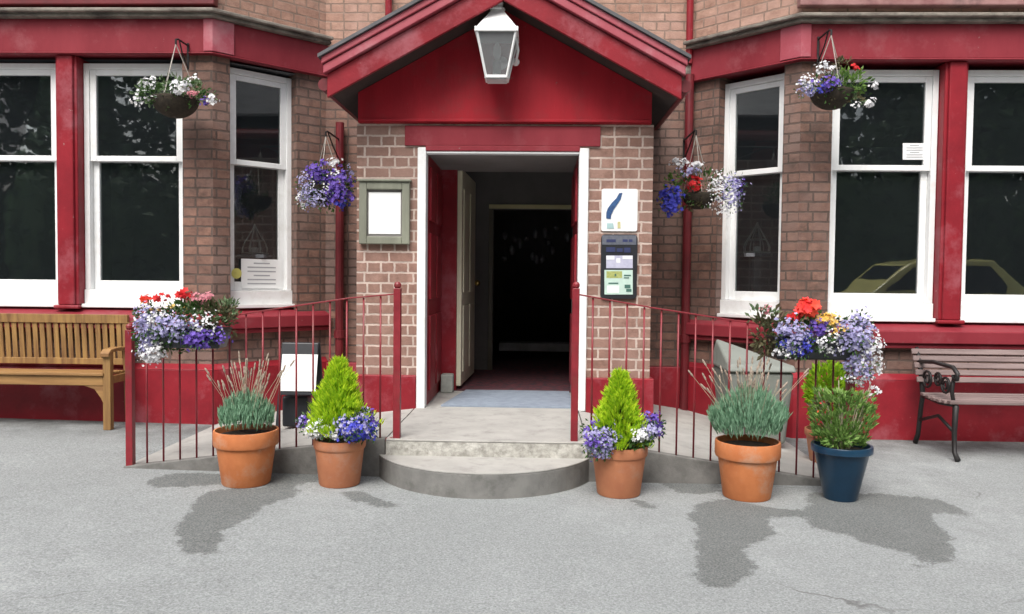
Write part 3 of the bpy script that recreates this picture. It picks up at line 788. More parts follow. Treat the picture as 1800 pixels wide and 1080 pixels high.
# ------------------------------------------------------------------ railings
def lerp_line(L, x):
    for i in range(len(L) - 1):
        a, b_ = L[i], L[i + 1]
        if (a[0] - x) * (b_[0] - x) <= 0:
            k = (x - a[0]) / (b_[0] - a[0]); return a[1] + (b_[1] - a[1]) * k
    return L[0][1] if abs(x - L[0][0]) < abs(x - L[-1][0]) else L[-1][1]
RY = -1.155
def railing(tops, bots, pa, pb, pa_top, pb_top, pb_bot, n, lab):
    A0 = W(pa, 700, RY).x; B0 = W(pb, 700, RY).x
    t = thing('railing', lab, 'railing', ((A0 + B0) / 2, RY, 0), 'red railings beside the ramps')
    T = [W(x, y, RY) for x, y in tops]; Bt = [W(x, y, RY) for x, y in bots]
    mb = MB()
    for i in range(len(T) - 1): mb.bar(T[i], T[i + 1], .03, .009)
    mb.build('handrail', RED_IRON, t, bevel=.002)
    mb = MB()
    for i in range(len(Bt) - 1): mb.bar(Bt[i], Bt[i + 1], .03, .022)
    mb.build('bottom_rail', RED_IRON, t, bevel=.002)
    TL = [(p.x, p.z) for p in T]; BL = [(p.x, p.z) for p in Bt]
    for k in range(1, n):
        x = A0 + (B0 - A0) * k / n
        mb = MB(); r = .0062
        mb.tube([(x, RY, lerp_line(BL, x) + .006), (x, RY, lerp_line(TL, x) - .006)], r, 7)
        mb.build('baluster', RED_IRON, t, smooth=True)
    for x, zb_, zt_ in ((A0, .1395, W(pa, pa_top, RY).z), (B0, gz(B0), W(pb, pb_top, RY).z)):
        mb = MB(); mb.box(x - .022, x + .022, RY - .022, RY + .022, zb_, zt_)
        mb.blob((x, RY, zt_ + .018), .024, .024, .024, 10)
        mb.build('post', RED_IRON, t, bevel=.003)
    return T
TL_ = railing([(697, 517), (617, 524), (499, 541), (405, 556), (229, 588)], [(690, 772), (545, 789), (400, 808), (232, 826)], 698, 229, 507, 580, 828, 16, 'red iron railing between the wooden bench and the steps')
TR_ = railing([(1011, 517), (1145, 541), (1300, 565), (1492, 594)], [(1018, 782), (1140, 806), (1300, 827), (1492, 852)], 1010, 1494, 507, 588, 855, 16, 'red iron railing running from the steps to behind the navy pot')

# ------------------------------------------------------------------ plants
def rnd_in():
    while True:
        v = Vector((R.uniform(-1, 1), R.uniform(-1, 1), R.uniform(-1, 1)))
        if .05 < v.length < 1: return v
PCOL = {'w': ('white_flowers', PW), 'l': ('lilac_flowers', PLIL), 'p': ('purple_flowers', PPUR), 'b': ('blue_flowers', PBLUE), 'r': ('red_flowers', PRED),
        'o': ('orange_flowers', PORA), 'y': ('amber_flowers', PYEL), 'k': ('pink_flowers', PPINK)}
LCOL = {'g': ('foliage', GREEN), 'm': ('fresh_foliage', MID), 'q': ('pale_foliage', PALELEAF), 'd': ('dull_foliage', BROWNLEAF)}
def planting(t, clumps, Y, depth=.14):
    """clumps: (pixel x, pixel y, half width px, half height px, kind, count, size, depth offset)"""
    acc = {}
    for cl in clumps:
        px, py, hw, hh, kind, cnt, size = cl[:7]
        dy = cl[7] if len(cl) > 7 else 0
        c = W(px, py, Y + dy); k = (Y + dy + 6.09) / 1400
        hx, hz = hw * k, hh * k; hd = min(max(hx, hz * .7), depth)
        mb = MB() if kind in PCOL else acc.setdefault(kind, MB())
        fl = kind in PCOL and kind not in 'ro'
        if fl: cnt = int(cnt * 1.9); size *= .68; hx *= 1.12; hz *= 1.12
        elif kind not in PCOL: cnt = int(cnt * 1.25); size *= .9
        nsub = max(3, int(cnt / 9)); subs = [rnd_in() for _ in range(nsub)]
        for i in range(cnt):
            s_ = subs[i % nsub] if R.random() < .6 else rnd_in()
            u = s_ * .88 + rnd_in() * .22
            if fl and R.random() < .12: u = u * 1.35
            if kind in PCOL and u.y > .1: u.y = -u.y
            p = c + Vector((u.x * hx, u.y * hd, u.z * hz))
            out = Vector((u.x, u.y - .35, u.z + .35)) + rnd_in() * .7
            sz = size * R.uniform(.65, 1.25)
            if kind in PCOL: mb.blossom(p, out, sz)
            else: mb.leaf(p, out, sz * 2, sz * .9)
        if kind in PCOL: mb.build(PCOL[kind][0], PCOL[kind][1], t, recalc=False)
        if fl and kind in 'lpb':   # single white and green specks between the blooms
            lf_ = acc.setdefault('g', MB())
            for i in range(cnt // 4):
                u = rnd_in(); lf_.leaf(c + Vector((u.x * hx, -abs(u.y) * hd, u.z * hz)), Vector((u.x, -.6, u.z)) + rnd_in() * .6, .03, .012)
    for kind, mb in acc.items():
        nm, mt = LCOL[kind]
        mb.build(nm, mt, t, recalc=False)

def basket(cx, cy, rpx, hookpx, Y, lab, clumps, wall, flat=1.0):
    """hanging basket: bowl centre pixel, bowl radius in pixels, hook pixel, wall: y of the wall carrying the bracket"""
    c = W(cx, cy, Y); k = (Y + 6.09) / 1400; r = rpx * k
    clumps = [(q[0], q[1], q[2], q[3], q[4], q[5], q[6], (-r * .75 if q[4] in PCOL else -r * .35)) for q in clumps]
    h = W(hookpx[0], hookpx[1], Y)
    h.x = c.x + (h.x - c.x) * .35
    t = thing('hanging_basket', lab, 'hanging basket', (c.x, Y, c.z - r), 'flower baskets hanging along the hotel front')
    mb = MB(); mb.lathe([(r * math.sin(a) + .002, -r * flat * math.cos(a)) for a in [rad(8 * i) for i in range(1, 12)]] + [(r * .9, 0), (r * .5, -r * .15), (.003, -r * .12)], c, 24)
    mb.build('bowl', COCO, t, smooth=True)
    mb = MB()
    for a in (30, 150, 270):
        mb.tube([c + Vector((r * math.cos(rad(a)), r * math.sin(rad(a)), 0)), h], .0035, 5)
    mb.build('chain', CHAIN, t)
    mb = MB(); hook = h + Vector((0, 0, .02))
    mb.tube([h, hook + Vector((0, 0, .015)), hook + Vector((0, .04, .03)), Vector((h.x, wall, hook.z + .03))], .008, 6)
    mb.tube([Vector((h.x, wall - .004, hook.z + .05)), Vector((h.x, wall - .004, hook.z - .16))], .009, 6)
    mb.tube([Vector((h.x, wall - .004, hook.z - .15)), Vector((h.x, (wall + Y) / 2, hook.z - .06)), Vector((h.x, Y + .06, hook.z + .03))], .006, 6)
    mb.build('bracket', STEM if False else IRON, t)
    planting(t, clumps, Y, .17)
    return t
basket(308, 172, 40, (312, 78), .08, 'dark hanging basket of white flowers above the wooden bench end',
    [(305, 165, 70, 26, 'g', 260, .022), (262, 165, 30, 20, 'q', 110, .022), (310, 148, 55, 14, 'q', 110, .02), (345, 165, 35, 18, 'q', 70, .02), (315, 156, 18, 14, 'w', 40, .022), (265, 150, 22, 14, 'w', 26, .02), (255, 170, 22, 12, 'w', 16, .02),
     (342, 166, 12, 9, 'k', 22, .018), (372, 174, 12, 9, 'w', 14, .022), (345, 143, 22, 8, 'w', 12, .018), (358, 178, 10, 8, 'p', 14, .016), (240, 178, 10, 8, 'w', 8, .02)], YB - .05, .9)
basket(572, 328, 30, (574, 240), .55, 'round purple petunia hanging basket beside the framed menu',
    [(573, 328, 48, 42, 'g', 260, .022), (600, 330, 26, 36, 'p', 130, .028), (565, 306, 26, 20, 'p', 70, .028), (600, 352, 18, 16, 'b', 30, .026), (540, 335, 18, 32, 'l', 110, .015), (560, 350, 22, 20, 'l', 60, .016), (533, 352, 12, 20, 'w', 50, .012),
     (588, 285, 14, 8, 'w', 20, .022), (590, 310, 14, 14, 'w', 22, .018), (575, 330, 30, 24, 'w', 40, .013), (612, 308, 12, 14, 'l', 24, .02), (560, 360, 20, 8, 'd', 40, .02)], 1.0)
basket(1228, 340, 28, (1212, 238), .45, 'hanging basket with blue trails and one red bloom near the white plaque',
    [(1230, 330, 60, 36, 'g', 230, .022), (1180, 352, 22, 26, 'b', 130, .026), (1180, 320, 20, 12, 'm', 40, .022), (1195, 288, 16, 10, 'w', 24, .024), (1228, 292, 14, 8, 'w', 18, .024), (1206, 302, 20, 10, 'l', 26, .02), (1222, 325, 13, 14, 'r', 46, .024),
     (1265, 318, 22, 18, 'w', 70, .014), (1285, 340, 22, 34, 'l', 130, .016), (1262, 345, 22, 26, 'w', 70, .013), (1272, 372, 16, 14, 'w', 40, .013), (1225, 355, 22, 18, 'd', 60, .022), (1297, 325, 12, 20, 'p', 30, .016)], 1.0)
basket(1462, 160, 36, (1455, 62), .02, 'hanging basket of white and navy flowers high above the orange trough bloom',
    [(1465, 158, 65, 26, 'g', 190, .022), (1495, 145, 30, 22, 'm', 150, .024), (1450, 150, 26, 14, 'p', 40, .02), (1442, 155, 24, 12, 'b', 26, .016), (1420, 145, 24, 16, 'w', 50, .016), (1450, 122, 18, 10, 'w', 34, .018), (1413, 158, 18, 14, 'l', 40, .016), (1470, 172, 50, 14, 'd', 70, .02),
     (1535, 150, 8, 7, 'w', 10, .024), (1527, 181, 10, 8, 'w', 12, .026), (1508, 186, 14, 8, 'w', 12, .014), (1503, 118, 10, 6, 'r', 12, .018), (1480, 112, 20, 8, 'd', 40, .02), (1500, 178, 20, 8, 'q', 30, .02)], YB - .05, .9)

def trough(px0, px1, py0, py1, Y, lab, clumps):
    a = W(px0, py0, Y); c = W(px1, py1, Y)
    t = thing('flower_trough', lab, 'flower trough', ((a.x + c.x) / 2, Y, c.z), 'flower troughs hooked over the railings')
    mb = MB(); d = .09
    x0, x1 = min(a.x, c.x), max(a.x, c.x)
    P = [(x0, Y - d, a.z), (x1, Y - d, a.z), (x1, Y + d, a.z), (x0, Y + d, a.z)]; Q = [(x0 + .03, Y - d * .7, c.z), (x1 - .03, Y - d * .7, c.z), (x1 - .03, Y + d * .7, c.z), (x0 + .03, Y + d * .7, c.z)]
    mb.hexa(Q + P); mb.build('trough', BLACK, t, bevel=.008)
    planting(t, clumps, Y, .17)
    return t
trough(262, 400, 575, 612, -1.28, 'railing trough of lilac and white trailing flowers next to the wooden bench',
    [(320, 570, 80, 40, 'g', 420, .022), (385, 560, 32, 36, 'd', 200, .024), (400, 545, 22, 22, 'q', 90, .02), (262, 570, 24, 40, 'l', 200, .016, -.05), (280, 560, 32, 26, 'w', 120, .013, -.06), (310, 575, 40, 24, 'l', 170, .017, -.08), (350, 595, 30, 18, 'p', 100, .022, -.08), (330, 555, 40, 22, 'q', 120, .02),
     (270, 618, 24, 22, 'w', 210, .013, -.05), (258, 600, 16, 28, 'l', 90, .014, -.05), (300, 612, 22, 14, 'g', 90, .02), (262, 525, 14, 8, 'o', 22, .02), (285, 522, 16, 8, 'r', 16, .018), (327, 517, 14, 9, 'r', 34, .022), (355, 523, 30, 8, 'k', 30, .018), (290, 540, 40, 10, 'y', 22, .014),
     (360, 570, 34, 22, 'w', 60, .012, -.07), (385, 590, 20, 16, 'p', 30, .016, -.06), (345, 540, 40, 14, 'g', 110, .022)])
trough(1352, 1500, 590, 632, -1.28, 'railing trough with one big orange bloom, above the navy pot',
    [(1430, 590, 85, 40, 'g', 420, .022), (1350, 585, 34, 42, 'd', 230, .026), (1340, 560, 30, 20, 'q', 60, .02), (1418, 540, 20, 16, 'o', 80, .03, -.05), (1395, 555, 12, 8, 'r', 20, .024, -.05), (1450, 562, 24, 12, 'y', 60, .02, -.05), (1392, 588, 30, 28, 'l', 170, .017, -.08), (1400, 605, 30, 22, 'b', 70, .015, -.08), (1440, 575, 20, 18, 'p', 50, .02, -.06),
     (1385, 620, 26, 12, 'w', 50, .013, -.08), (1455, 600, 26, 24, 'w', 70, .013, -.08), (1500, 590, 34, 40, 'l', 260, .018, -.05), (1520, 610, 28, 44, 'w', 150, .014, -.05), (1510, 640, 26, 26, 'l', 120, .017, -.05), (1510, 662, 24, 16, 'w', 80, .014, -.04), (1535, 690, 12, 10, 'w', 16, .016, -.02), (1470, 578, 20, 20, 'y', 20, .014, -.06),
     (1345, 545, 16, 8, 'k', 16, .016), (1540, 640, 10, 30, 'w', 26, .014)])

def pot(px, rim_px, top_py, base_px, base_py, label, name, mat, rimh=.3, square=False):
    """lathed pot standing on the ground; returns thing, centre, rim height, rim radius"""
    g = G(px, base_py, 0); g = G(px, base_py, gz(g.x))
    k = (g.y + 6.09) / 1400; rb = base_px / 2 * k * 1.02
    cy = g.y + rb; k = (cy + 6.09) / 1400
    rb = base_px / 2 * k; rt = rim_px / 2 * k
    cx = W(px, base_py, cy).x; z0 = gz(cx) + .001
    ztop = W(px, top_py, cy - rt).z; H = ztop - z0
    t = thing(name, label, 'potted plant', (cx, cy, z0))
    c = Vector((cx, cy, z0)); rm = rb + (rt - rb) * (1 - rimh) * .88
    if square:
        prof = [(rb * .96, 0), (rb, .01), (rt * .88, H * .84), (rt * .9, H * .86), (rt, H * .88), (rt, H * .985), (rt * .985, H), (rt * .9, H), (rt * .86, H * .86), (.004, H * .84)]
    else:
        prof = [(rb * .96, 0), (rb, .008), (rm, H * (1 - rimh)), (rm + .004, H * (1 - rimh) + .003), (rt * .975, H * (1 - rimh) + .006), (rt, H * (1 - rimh) + .018), (rt, H - .012), (rt * .985, H), (rt * .93, H), (rt * .88, H * .86), (.004, H * .84)]
    mb = MB(); mb.lathe(prof, c, 48); o = mb.build('pot', mat, t, smooth=True)
    md = o.modifiers.new('split', 'EDGE_SPLIT'); md.split_angle = rad(35)
    mb = MB(); mb.lathe([(rt * .87, H * .845), (rt * .86, H * .90), (rt * .5, H * .93), (.004, H * .94)], c, 24); mb.build('soil', SOIL, t, smooth=True)
    return t, c, H, rt, cy

def lavender(t, c, H, rt, cy, rx, hz, n, spikes, sh, spread):
    mb = MB(); base = c + Vector((0, 0, H * .9))
    for i in range(n):
        a = R.uniform(0, 2 * math.pi); rr = math.sqrt(R.random())
        root = base + Vector((math.cos(a) * rr * rt * .78, math.sin(a) * rr * rt * .75, 0))
        top = base + Vector((math.cos(a) * rr * rx, math.sin(a) * rr * rx * .85, hz * (1 - .45 * rr ** 2) * R.uniform(.75, 1.1)))
        d = (top - root).normalized()
        for k in range(6):
            q = root.lerp(top, R.uniform(.25, 1) ** .7)
            mb.leaf(q, d + Vector((0, 0, .35)) + rnd_in() * .5, R.uniform(.03, .055), .008, fold=.1)
        mb.leaf(top - d * .03, d, .05, .008, fold=.1)
    mb.build('foliage', LAVLEAF, t, recalc=False)
    for i in range(spikes):
        a = R.uniform(0, 2 * math.pi); rr = R.random() ** .8
        d = Vector((math.cos(a) * rr * spread, math.sin(a) * rr * spread * .6, 1)).normalized()
        root = base + Vector((math.cos(a) * rr * rx * .7, math.sin(a) * rr * rx * .6, hz * .5))
        L = sh * R.uniform(.45, 1.0)
        bend = Vector((math.cos(a), math.sin(a) * .5, -.1)) * (L * R.uniform(.0, .18) * (1 if R.random() > .3 else -1))
        P = [root, root + d * L * .5, root + d * L + bend]
        st = MB(); hd = MB()
        st.tube(P, .0014, 3)
        e = (P[2] - P[1]).normalized()
        hd.tube([P[2] + e * (.012 * k - .02) for k in range(5)], [.003, .0065, .005, .006, .002], 5)
        so_ = st.build('flower_stalk', STEM, t, recalc=False); hd.build('bloom', LAVHEAD, so_, recalc=False)

def conifer(mb, c, r, h, n, tips=1, tuft=.055):
    """feathery upright sprays filling a cone; tips: several leading shoots"""
    lead = [(0, 0, 1.0)] + [(R.uniform(-.5, .5), R.uniform(-.4, .4), R.uniform(.72, .9)) for _ in range(tips - 1)]
    for i in range(n):
        t_ = 1 - R.random() ** .62 if False else R.random() ** 1.25
        lx_, ly_, lh = lead[i % len(lead)] if R.random() < .35 else (0, 0, 1.0)
        ax = Vector((lx_ * r * t_, ly_ * r * t_, 0))
        rad_ = r * (1 - t_) ** .82 * math.sqrt(R.uniform(.35, 1)) * (.62 if lx_ else 1) + .006
        a = R.uniform(0, 2 * math.pi)
        lump = 1 + .2 * math.sin(3 * a + 9 * t_ + len(lead)) + .16 * math.sin(7 * a - 17 * t_) + R.gauss(0, .07) + (.32 if R.random() < .05 else 0)
        p = c + ax + Vector((math.cos(a) * rad_ * lump, math.sin(a) * rad_ * lump, t_ * h * lh))
        d = Vector((math.cos(a) * .55, math.sin(a) * .55, 1.0)) + rnd_in() * .3
        for k in range(5):
            mb.leaf(p + rnd_in() * .012, d + rnd_in() * .45, tuft * R.uniform(.6, 1.1), tuft * .2, fold=.1)

# lavender pot, left
t, c, H, rt, cy = pot(433, 113, 766, 84, 860, 'terracotta pot of lavender beside the black folding board, wooden bench side', 'potted_lavender', TERRA)
lavender(t, c, H, rt, cy, .165, .235, 640, 46, .36, .5)
t, c, H, rt, cy = pot(1312, 112, 786, 82, 884, 'terracotta pot of lavender next to the navy pot', 'potted_lavender', TERRA)
lavender(t, c, H, rt, cy, .225, .33, 900, 50, .34, .85)
# lime conifers
t, c, H, rt, cy = pot(597, 92, 780, 72, 860, 'terracotta pot with a bushy lime conifer fully ringed by blue and white lobelia', 'potted_conifer', TERRA2, .22)
mb = MB(); conifer(mb, c + Vector((-.005, 0, H + .05)), .165, .40, 1700, 7); mb.build('foliage', LIME, t, recalc=False)
mb = MB(); mb.tube([c + Vector((0, 0, H * .9)), c + Vector((0, 0, H + .25))], .012, 6); mb.build('trunk', SOIL, t)
planting(t, [(597, 752, 66, 20, 'g', 260, .02), (560, 752, 24, 18, 'w', 110, .014, -.08), (545, 740, 16, 14, 'p', 30, .018), (532, 742, 10, 12, 'l', 26, .016), (550, 735, 20, 10, 'q', 50, .018), (625, 752, 34, 20, 'b', 110, .017, -.09), (625, 748, 34, 20, 'l', 120, .017, -.08), (648, 742, 18, 20, 'p', 70, .018), (640, 728, 16, 12, 'l', 40, .016), (640, 762, 24, 12, 'b', 60, .016, -.07), (585, 764, 20, 8, 'w', 26, .014, -.1)], cy - .03, .15)
t, c, H, rt, cy = pot(1087, 100, 792, 76, 878, 'terracotta pot with a pointed lime conifer and purple lobelia spilling over one side', 'potted_conifer', TERRA2, .22)
mb = MB(); conifer(mb, c + Vector((0, 0, H + .0)), .145, .40, 1500, 1); mb.build('foliage', LIME, t, recalc=False)
mb = MB(); mb.tube([c + Vector((0, 0, H * .9)), c + Vector((0, 0, H + .25))], .012, 6); mb.build('trunk', SOIL, t)
planting(t, [(1087, 778, 56, 16, 'g', 170, .02), (1055, 772, 32, 26, 'l', 170, .015, -.09), (1050, 775, 30, 26, 'p', 70, .014, -.1), (1040, 755, 18, 16, 'p', 40, .016), (1058, 795, 22, 10, 'l', 50, .014, -.1), (1125, 765, 16, 14, 'w', 70, .014, -.07), (1140, 755, 20, 16, 'l', 70, .016, -.03), (1150, 750, 16, 20, 'p', 80, .018), (1142, 735, 16, 12, 'p', 30, .016), (1120, 778, 18, 8, 'g', 60, .02, -.06)], cy - .03, .14)
# navy pot
t, c, H, rt, cy = pot(1477, 102, 792, 56, 884, 'navy glazed pot with a bushy green shrub on the tarmac', 'potted_shrub', NAVY, .16, True)
mb = MB()
for i in range(620):
    a = R.uniform(0, 2 * math.pi); rr = math.sqrt(R.random()); hgt = R.random()
    env = .6 + .4 * math.sin(min(1, hgt * 1.2) * math.pi * .75)
    p = c + Vector((math.cos(a) * rr * .185 * env, math.sin(a) * rr * .15 * env, H * .95 + hgt * .31))
    d = Vector((math.cos(a) * .7, math.sin(a) * .7, .9)) + rnd_in() * .4
    for k in range(4): mb.leaf(p, d + rnd_in() * .6, R.uniform(.03, .055), .011, fold=.15)
mb.build('foliage', MID, t, recalc=False)
mb = MB()
for i in range(24):
    a = R.uniform(0, 2 * math.pi); mb.tube([c + Vector((.03 * math.cos(a), .03 * math.sin(a), H * .85)), c + Vector((.15 * math.cos(a), .11 * math.sin(a), H + R.uniform(.2, .36)))], .003, 4)
mb.build('twigs', STEM, t)
planting(t, [(1440, 712, 16, 14, 'd', 30, .014, -.02), (1445, 718, 14, 12, 'o', 5, .008, -.06), (1478, 770, 30, 18, 'm', 90, .022, -.1)], cy, .14)

# lime bush behind the right railing, in its own pot
t, c, H, rt, cy = pot(1455, 80, 762, 60, 820, 'lime green bush behind the railing bars, above the navy pot', 'potted_shrub', TERRA2, .22)
mb = MB()
cc = W(1456, 688, cy)
for i in range(900):
    u = rnd_in(); p = cc + Vector((u.x * .15, u.y * .13, u.z * .2)); mb.leaf(p, u + Vector((0, 0, .5)) + rnd_in() * .5, R.uniform(.03, .06), .026)
mb.build('foliage', island('lime_leaf', (.3, .48, .02), (.16, .32, .012), trans=.3), t, recalc=False)
mb = MB(); mb.tube([c + Vector((0, 0, H * .8)), cc], .012, 6); mb.build('stem', SOIL, t)

# grey lidded bin behind the right railing
Yg = .02
x0, x1 = W(1262, 700, Yg).x, W(1372, 700, Yg).x
zb_ = .06; zm = W(1300, 655, Yg - .32).z; zt1 = W(1275, 596, Yg + .1).z; zt2 = W(1360, 636, Yg).z
t = thing('grit_bin', 'pale grey bin with a sloping lid behind the railing', 'bin', ((x0 + x1) / 2, Yg, zb_))
mb = MB(); mb.hexa([(x0 + .05, Yg - .28, zb_), (x1 - .04, Yg - .28, zb_), (x1 - .04, Yg + .18, zb_), (x0 + .05, Yg + .18, zb_), (x0, Yg - .32, zm), (x1, Yg - .32, zm), (x1, Yg + .22, zm), (x0, Yg + .22, zm)])
mb.build('body', BINGREY, t, bevel=.025, seg=3)
mb = MB(); mb.hexa([(x0 - .015, Yg - .345, zm + .002), (x1 + .015, Yg - .345, zm + .002), (x1 + .015, Yg + .24, zm + .002), (x0 - .015, Yg + .24, zm + .002),
                    (x0 + .0, Yg - .32, zm + .06), (x1 - .0, Yg - .32, zm + .05), (x1 - .05, Yg + .2, zt2), (x0 + .02, Yg + .2, zt1)])
mb.build('lid', plain('pale_grey_lid', (.25, .27, .245), (.2, .215, .195), .6, 4, dirt=(.16, .165, .145), dscale=8), t, bevel=.02, seg=3)

# black A-board with a white sheet behind the left railing
Ya = -.35
x0, x1, z0, z1 = rectW((496, 602), (563, 735), Ya); px0, px1, pz0, pz1 = rectW((499, 622), (561, 685), Ya - .02)
zg = .246 + (.246 - gz(-2.6)) / (-.938 + 2.6) * ((x0 + x1) / 2 + .938)
t = thing('pavement_sign', 'black folding board carrying a white sheet behind the railing bars', 'sign', ((x0 + x1) / 2, Ya, zg))
zl = W(520, 692, Ya - .03).z
def ay(s_, z):
    k = (z - zg) / (z1 - zg); return Ya + s_ * (.17 - .15 * k)
mb = MB()
for s_ in (-1, 1):
    ya, yb_ = ay(s_, zl), ay(s_, z1)
    mb.hexa([(x0 + .006, ya - .008, zl), (x1 - .006, ya - .008, zl), (x1 - .006, ya + .008, zl), (x0 + .006, ya + .008, zl), (x0 + .006, yb_ - .008, z1), (x1 - .006, yb_ - .008, z1), (x1 - .006, yb_ + .008, z1), (x0 + .006, yb_ + .008, z1)])
mb.build('board', BLACK, t, bevel=.006)
for s_ in (-1, 1):
    for xx in (x0 + .018, x1 - .018):
        mb = MB(); mb.bar((xx, ay(s_, zg), zg), (xx, ay(s_, zl), zl), .024, .018); mb.build('leg', BLACK, t, bevel=.003)
mb = MB(); mb.box(x0 + .01, x1 - .08, Ya - .04, Ya + .06, zg + .01, zl - .02); mb.build('ballast_box', BLACK, t, bevel=.015)
mb = MB()
def ab(z): 
    k = (z - zg) / (z1 - zg); return Ya - .17 + .15 * k - .012
mb.add([(px0, ab(pz0), pz0), (px1, ab(pz0), pz0), (px1, ab(pz1), pz1), (px0, ab(pz1), pz1), (px0, ab(pz0) - .004, pz0), (px1, ab(pz0) - .004, pz0), (px1, ab(pz1) - .004, pz1), (px0, ab(pz1) - .004, pz1)],
       [(0, 1, 2, 3), (7, 6, 5, 4), (0, 4, 5, 1), (1, 5, 6, 2), (2, 6, 7, 3), (3, 7, 4, 0)])
mb.build('sheet', PAPER, t)

# ------------------------------------------------------------------ benches
def teak():
    xr = W(192, 700, -.02).x; xl = xr - 1.62
    g0 = gz(xr)
    zs = W(100, 655, -.06).z; zt = W(100, 552, .26).z; za = W(205, 612, 0).z
    t = thing('wooden_bench', 'honey brown wooden bench with upright back slats under the bay window', 'bench', ((xl + xr) / 2, .1, g0))
    for x in (xl, xr):
        mb = MB(); mb.box(x - .03, x + .03, -.06, -.005, gz(x), za - .03); mb.build('leg', TEAKV, t, bevel=.006)
        mb = MB(); mb.hexa([(x - .03, .27, gz(x)), (x + .03, .27, gz(x)), (x + .03, .32, gz(x)), (x - .03, .32, gz(x)), (x - .03, .23, zt - .06), (x + .03, .23, zt - .06), (x + .03, .28, zt - .06), (x - .03, .28, zt - .06)])
        mb.build('leg', TEAKV, t, bevel=.006)
        mb = MB()
        P = [(-.085, za - .035), (-.05, za - .008), (.05, za), (.17, za - .005), (.24, za - .01)]
        for i in range(4): mb.hexa([(x - .035, P[i][0], P[i][1] - .028), (x + .035, P[i][0], P[i][1] - .028), (x + .035, P[i + 1][0], P[i + 1][1] - .028), (x - .035, P[i + 1][0], P[i + 1][1] - .028), (x - .035, P[i][0], P[i][1]), (x + .035, P[i][0], P[i][1]), (x + .035, P[i + 1][0], P[i + 1][1]), (x - .035, P[i + 1][0], P[i + 1][1])])
        mb.build('armrest', TEAK, t, bevel=.004)
    mb = MB()
    for i in range(7):
        y = -.075 + i * .047; mb.box(xl + .02, xr - .02, y, y + .04, zs - .022 - .012 * i / 6, zs - .012 * i / 6)
    mb.build('seat', TEAK, t, bevel=.004)
    mb = MB(); mb.box(xl + .03, xr - .03, -.055, -.028, zs - .10, zs - .024)
    for s_, x in ((1, xl + .03), (-1, xr - .03)):
        P = [(x, -.05, zs - .099), (x + s_ * .16, -.05, zs - .099), (x + s_ * .07, -.05, zs - .13), (x + s_ * .02, -.05, zs - .2), (x, -.05, zs - .24)]
        mb.prism(P, (0, .02, 0))
    for x in (xl, xr): mb.box(x - .015, x + .015, 0, .27, zs - .09, zs - .03)
    mb.build('apron', TEAK, t, bevel=.004)
    mb = MB()
    mb.hexa([(xl - .02, .225, zt - .07), (xr + .02, .225, zt - .07), (xr + .02, .262, zt - .07), (xl - .02, .262, zt - .07), (xl - .02, .22, zt), (xr + .02, .22, zt), (xr + .02, .257, zt), (xl - .02, .257, zt)])
    mb.box(xl + .03, xr - .03, .25, .28, zs + .03, zs + .08)
    n = 27
    for k in range(n):
        x = xl + .06 + (xr - xl - .12) * k / (n - 1)
        mb.hexa([(x - .02, .258, zs + .075), (x + .02, .258, zs + .075), (x + .02, .272, zs + .075), (x - .02, .272, zs + .075), (x - .02, .235, zt - .065), (x + .02, .235, zt - .065), (x + .02, .249, zt - .065), (x - .02, .249, zt - .065)])
    mb.build('backrest', TEAKV, t, bevel=.003)
teak()
def iron_bench():
    fy, by = -.42, .06
    xl = W(1652, 720, -.2).x; xr = xl + 1.35; g = 0
    zt = W(1700, 618, .1).z; zs = W(1720, 703, -.35).z
    t = thing('slatted_bench', 'grey slatted bench with dark cast iron ends against the red plinth', 'bench', ((xl + xr) / 2, -.2, g))
    for x in (xl, xr):
        mb = MB()
        mb.tube([(x, fy - .05, g + .012), (x, fy + .0, g + .06), (x, fy + .01, g + .2), (x, fy + .0, zs - .04), (x, fy + .03, zs - .02)], [.02, .017, .018, .022, .018], 8)
        mb.tube([(x, by + .10, g + .012), (x, by + .06, g + .08), (x, by + .02, zs - .1), (x, by - .0, zs - .03), (x, by + .06, zs + .2), (x, by + .12, zt + .02)], [.02, .018, .018, .02, .018, .014], 8)
        mb.tube([(x, fy + .0, zs - .03), (x, (fy + by) / 2, zs - .045), (x, by, zs - .03)], .018, 8)
        mb.tube([(x, fy + .01, g + .2), (x, (fy + by) / 2, g + .28), (x, by + .03, g + .2)], .012, 8)
        az = zs + .22
        mb.tube([(x, by + .07, az), (x, by - .15, az + .02), (x, fy + .05, az + .01), (x, fy - .01, az - .03), (x, fy - .005, az - .07), (x, fy + .03, az - .075), (x, fy + .045, az - .045)], .016, 8)
        mb.tube([(x, fy + .03, zs - .02), (x, fy + .06, zs + .06), (x, fy + .04, az - .07)], .014, 8)
        for (yy, zz, rr) in ((fy + .15, zs + .09, .055), (by - .06, zs + .1, .06), (fy + .26, zs + .12, .045)):
            mb.tube([(x, yy + rr * math.cos(2 * math.pi * k / 14), zz + rr * math.sin(2 * math.pi * k / 14)) for k in range(15)], .01, 6)
            mb.tube([(x, yy + rr * .5 * math.cos(2 * math.pi * k / 10), zz + rr * .5 * math.sin(2 * math.pi * k / 10)) for k in range(11)], .008, 6)
        mb.build('end_frame', IRON, t, smooth=True)
    mb = MB()
    for k in range(5):
        f_ = k / 4; z = zs + .09 + (zt - zs - .10) * f_; y = by + .0 + .10 * f_
        mb.bar((xl - .05, y, z), (xr + .05, y, z), .02, .042, (0, .3, 1))
    mb.build('backrest', GREYWOOD, t, bevel=.005)
    mb = MB()
    for k in range(6):
        y = fy + .005 + k * .078; z = zs - .012 * math.sin(math.pi * k / 5)
        mb.box(xl - .05, xr + .05, y - .026, y + .026, z - .024, z)
    mb.build('seat', GREYWOOD, t, bevel=.005)
iron_bench()

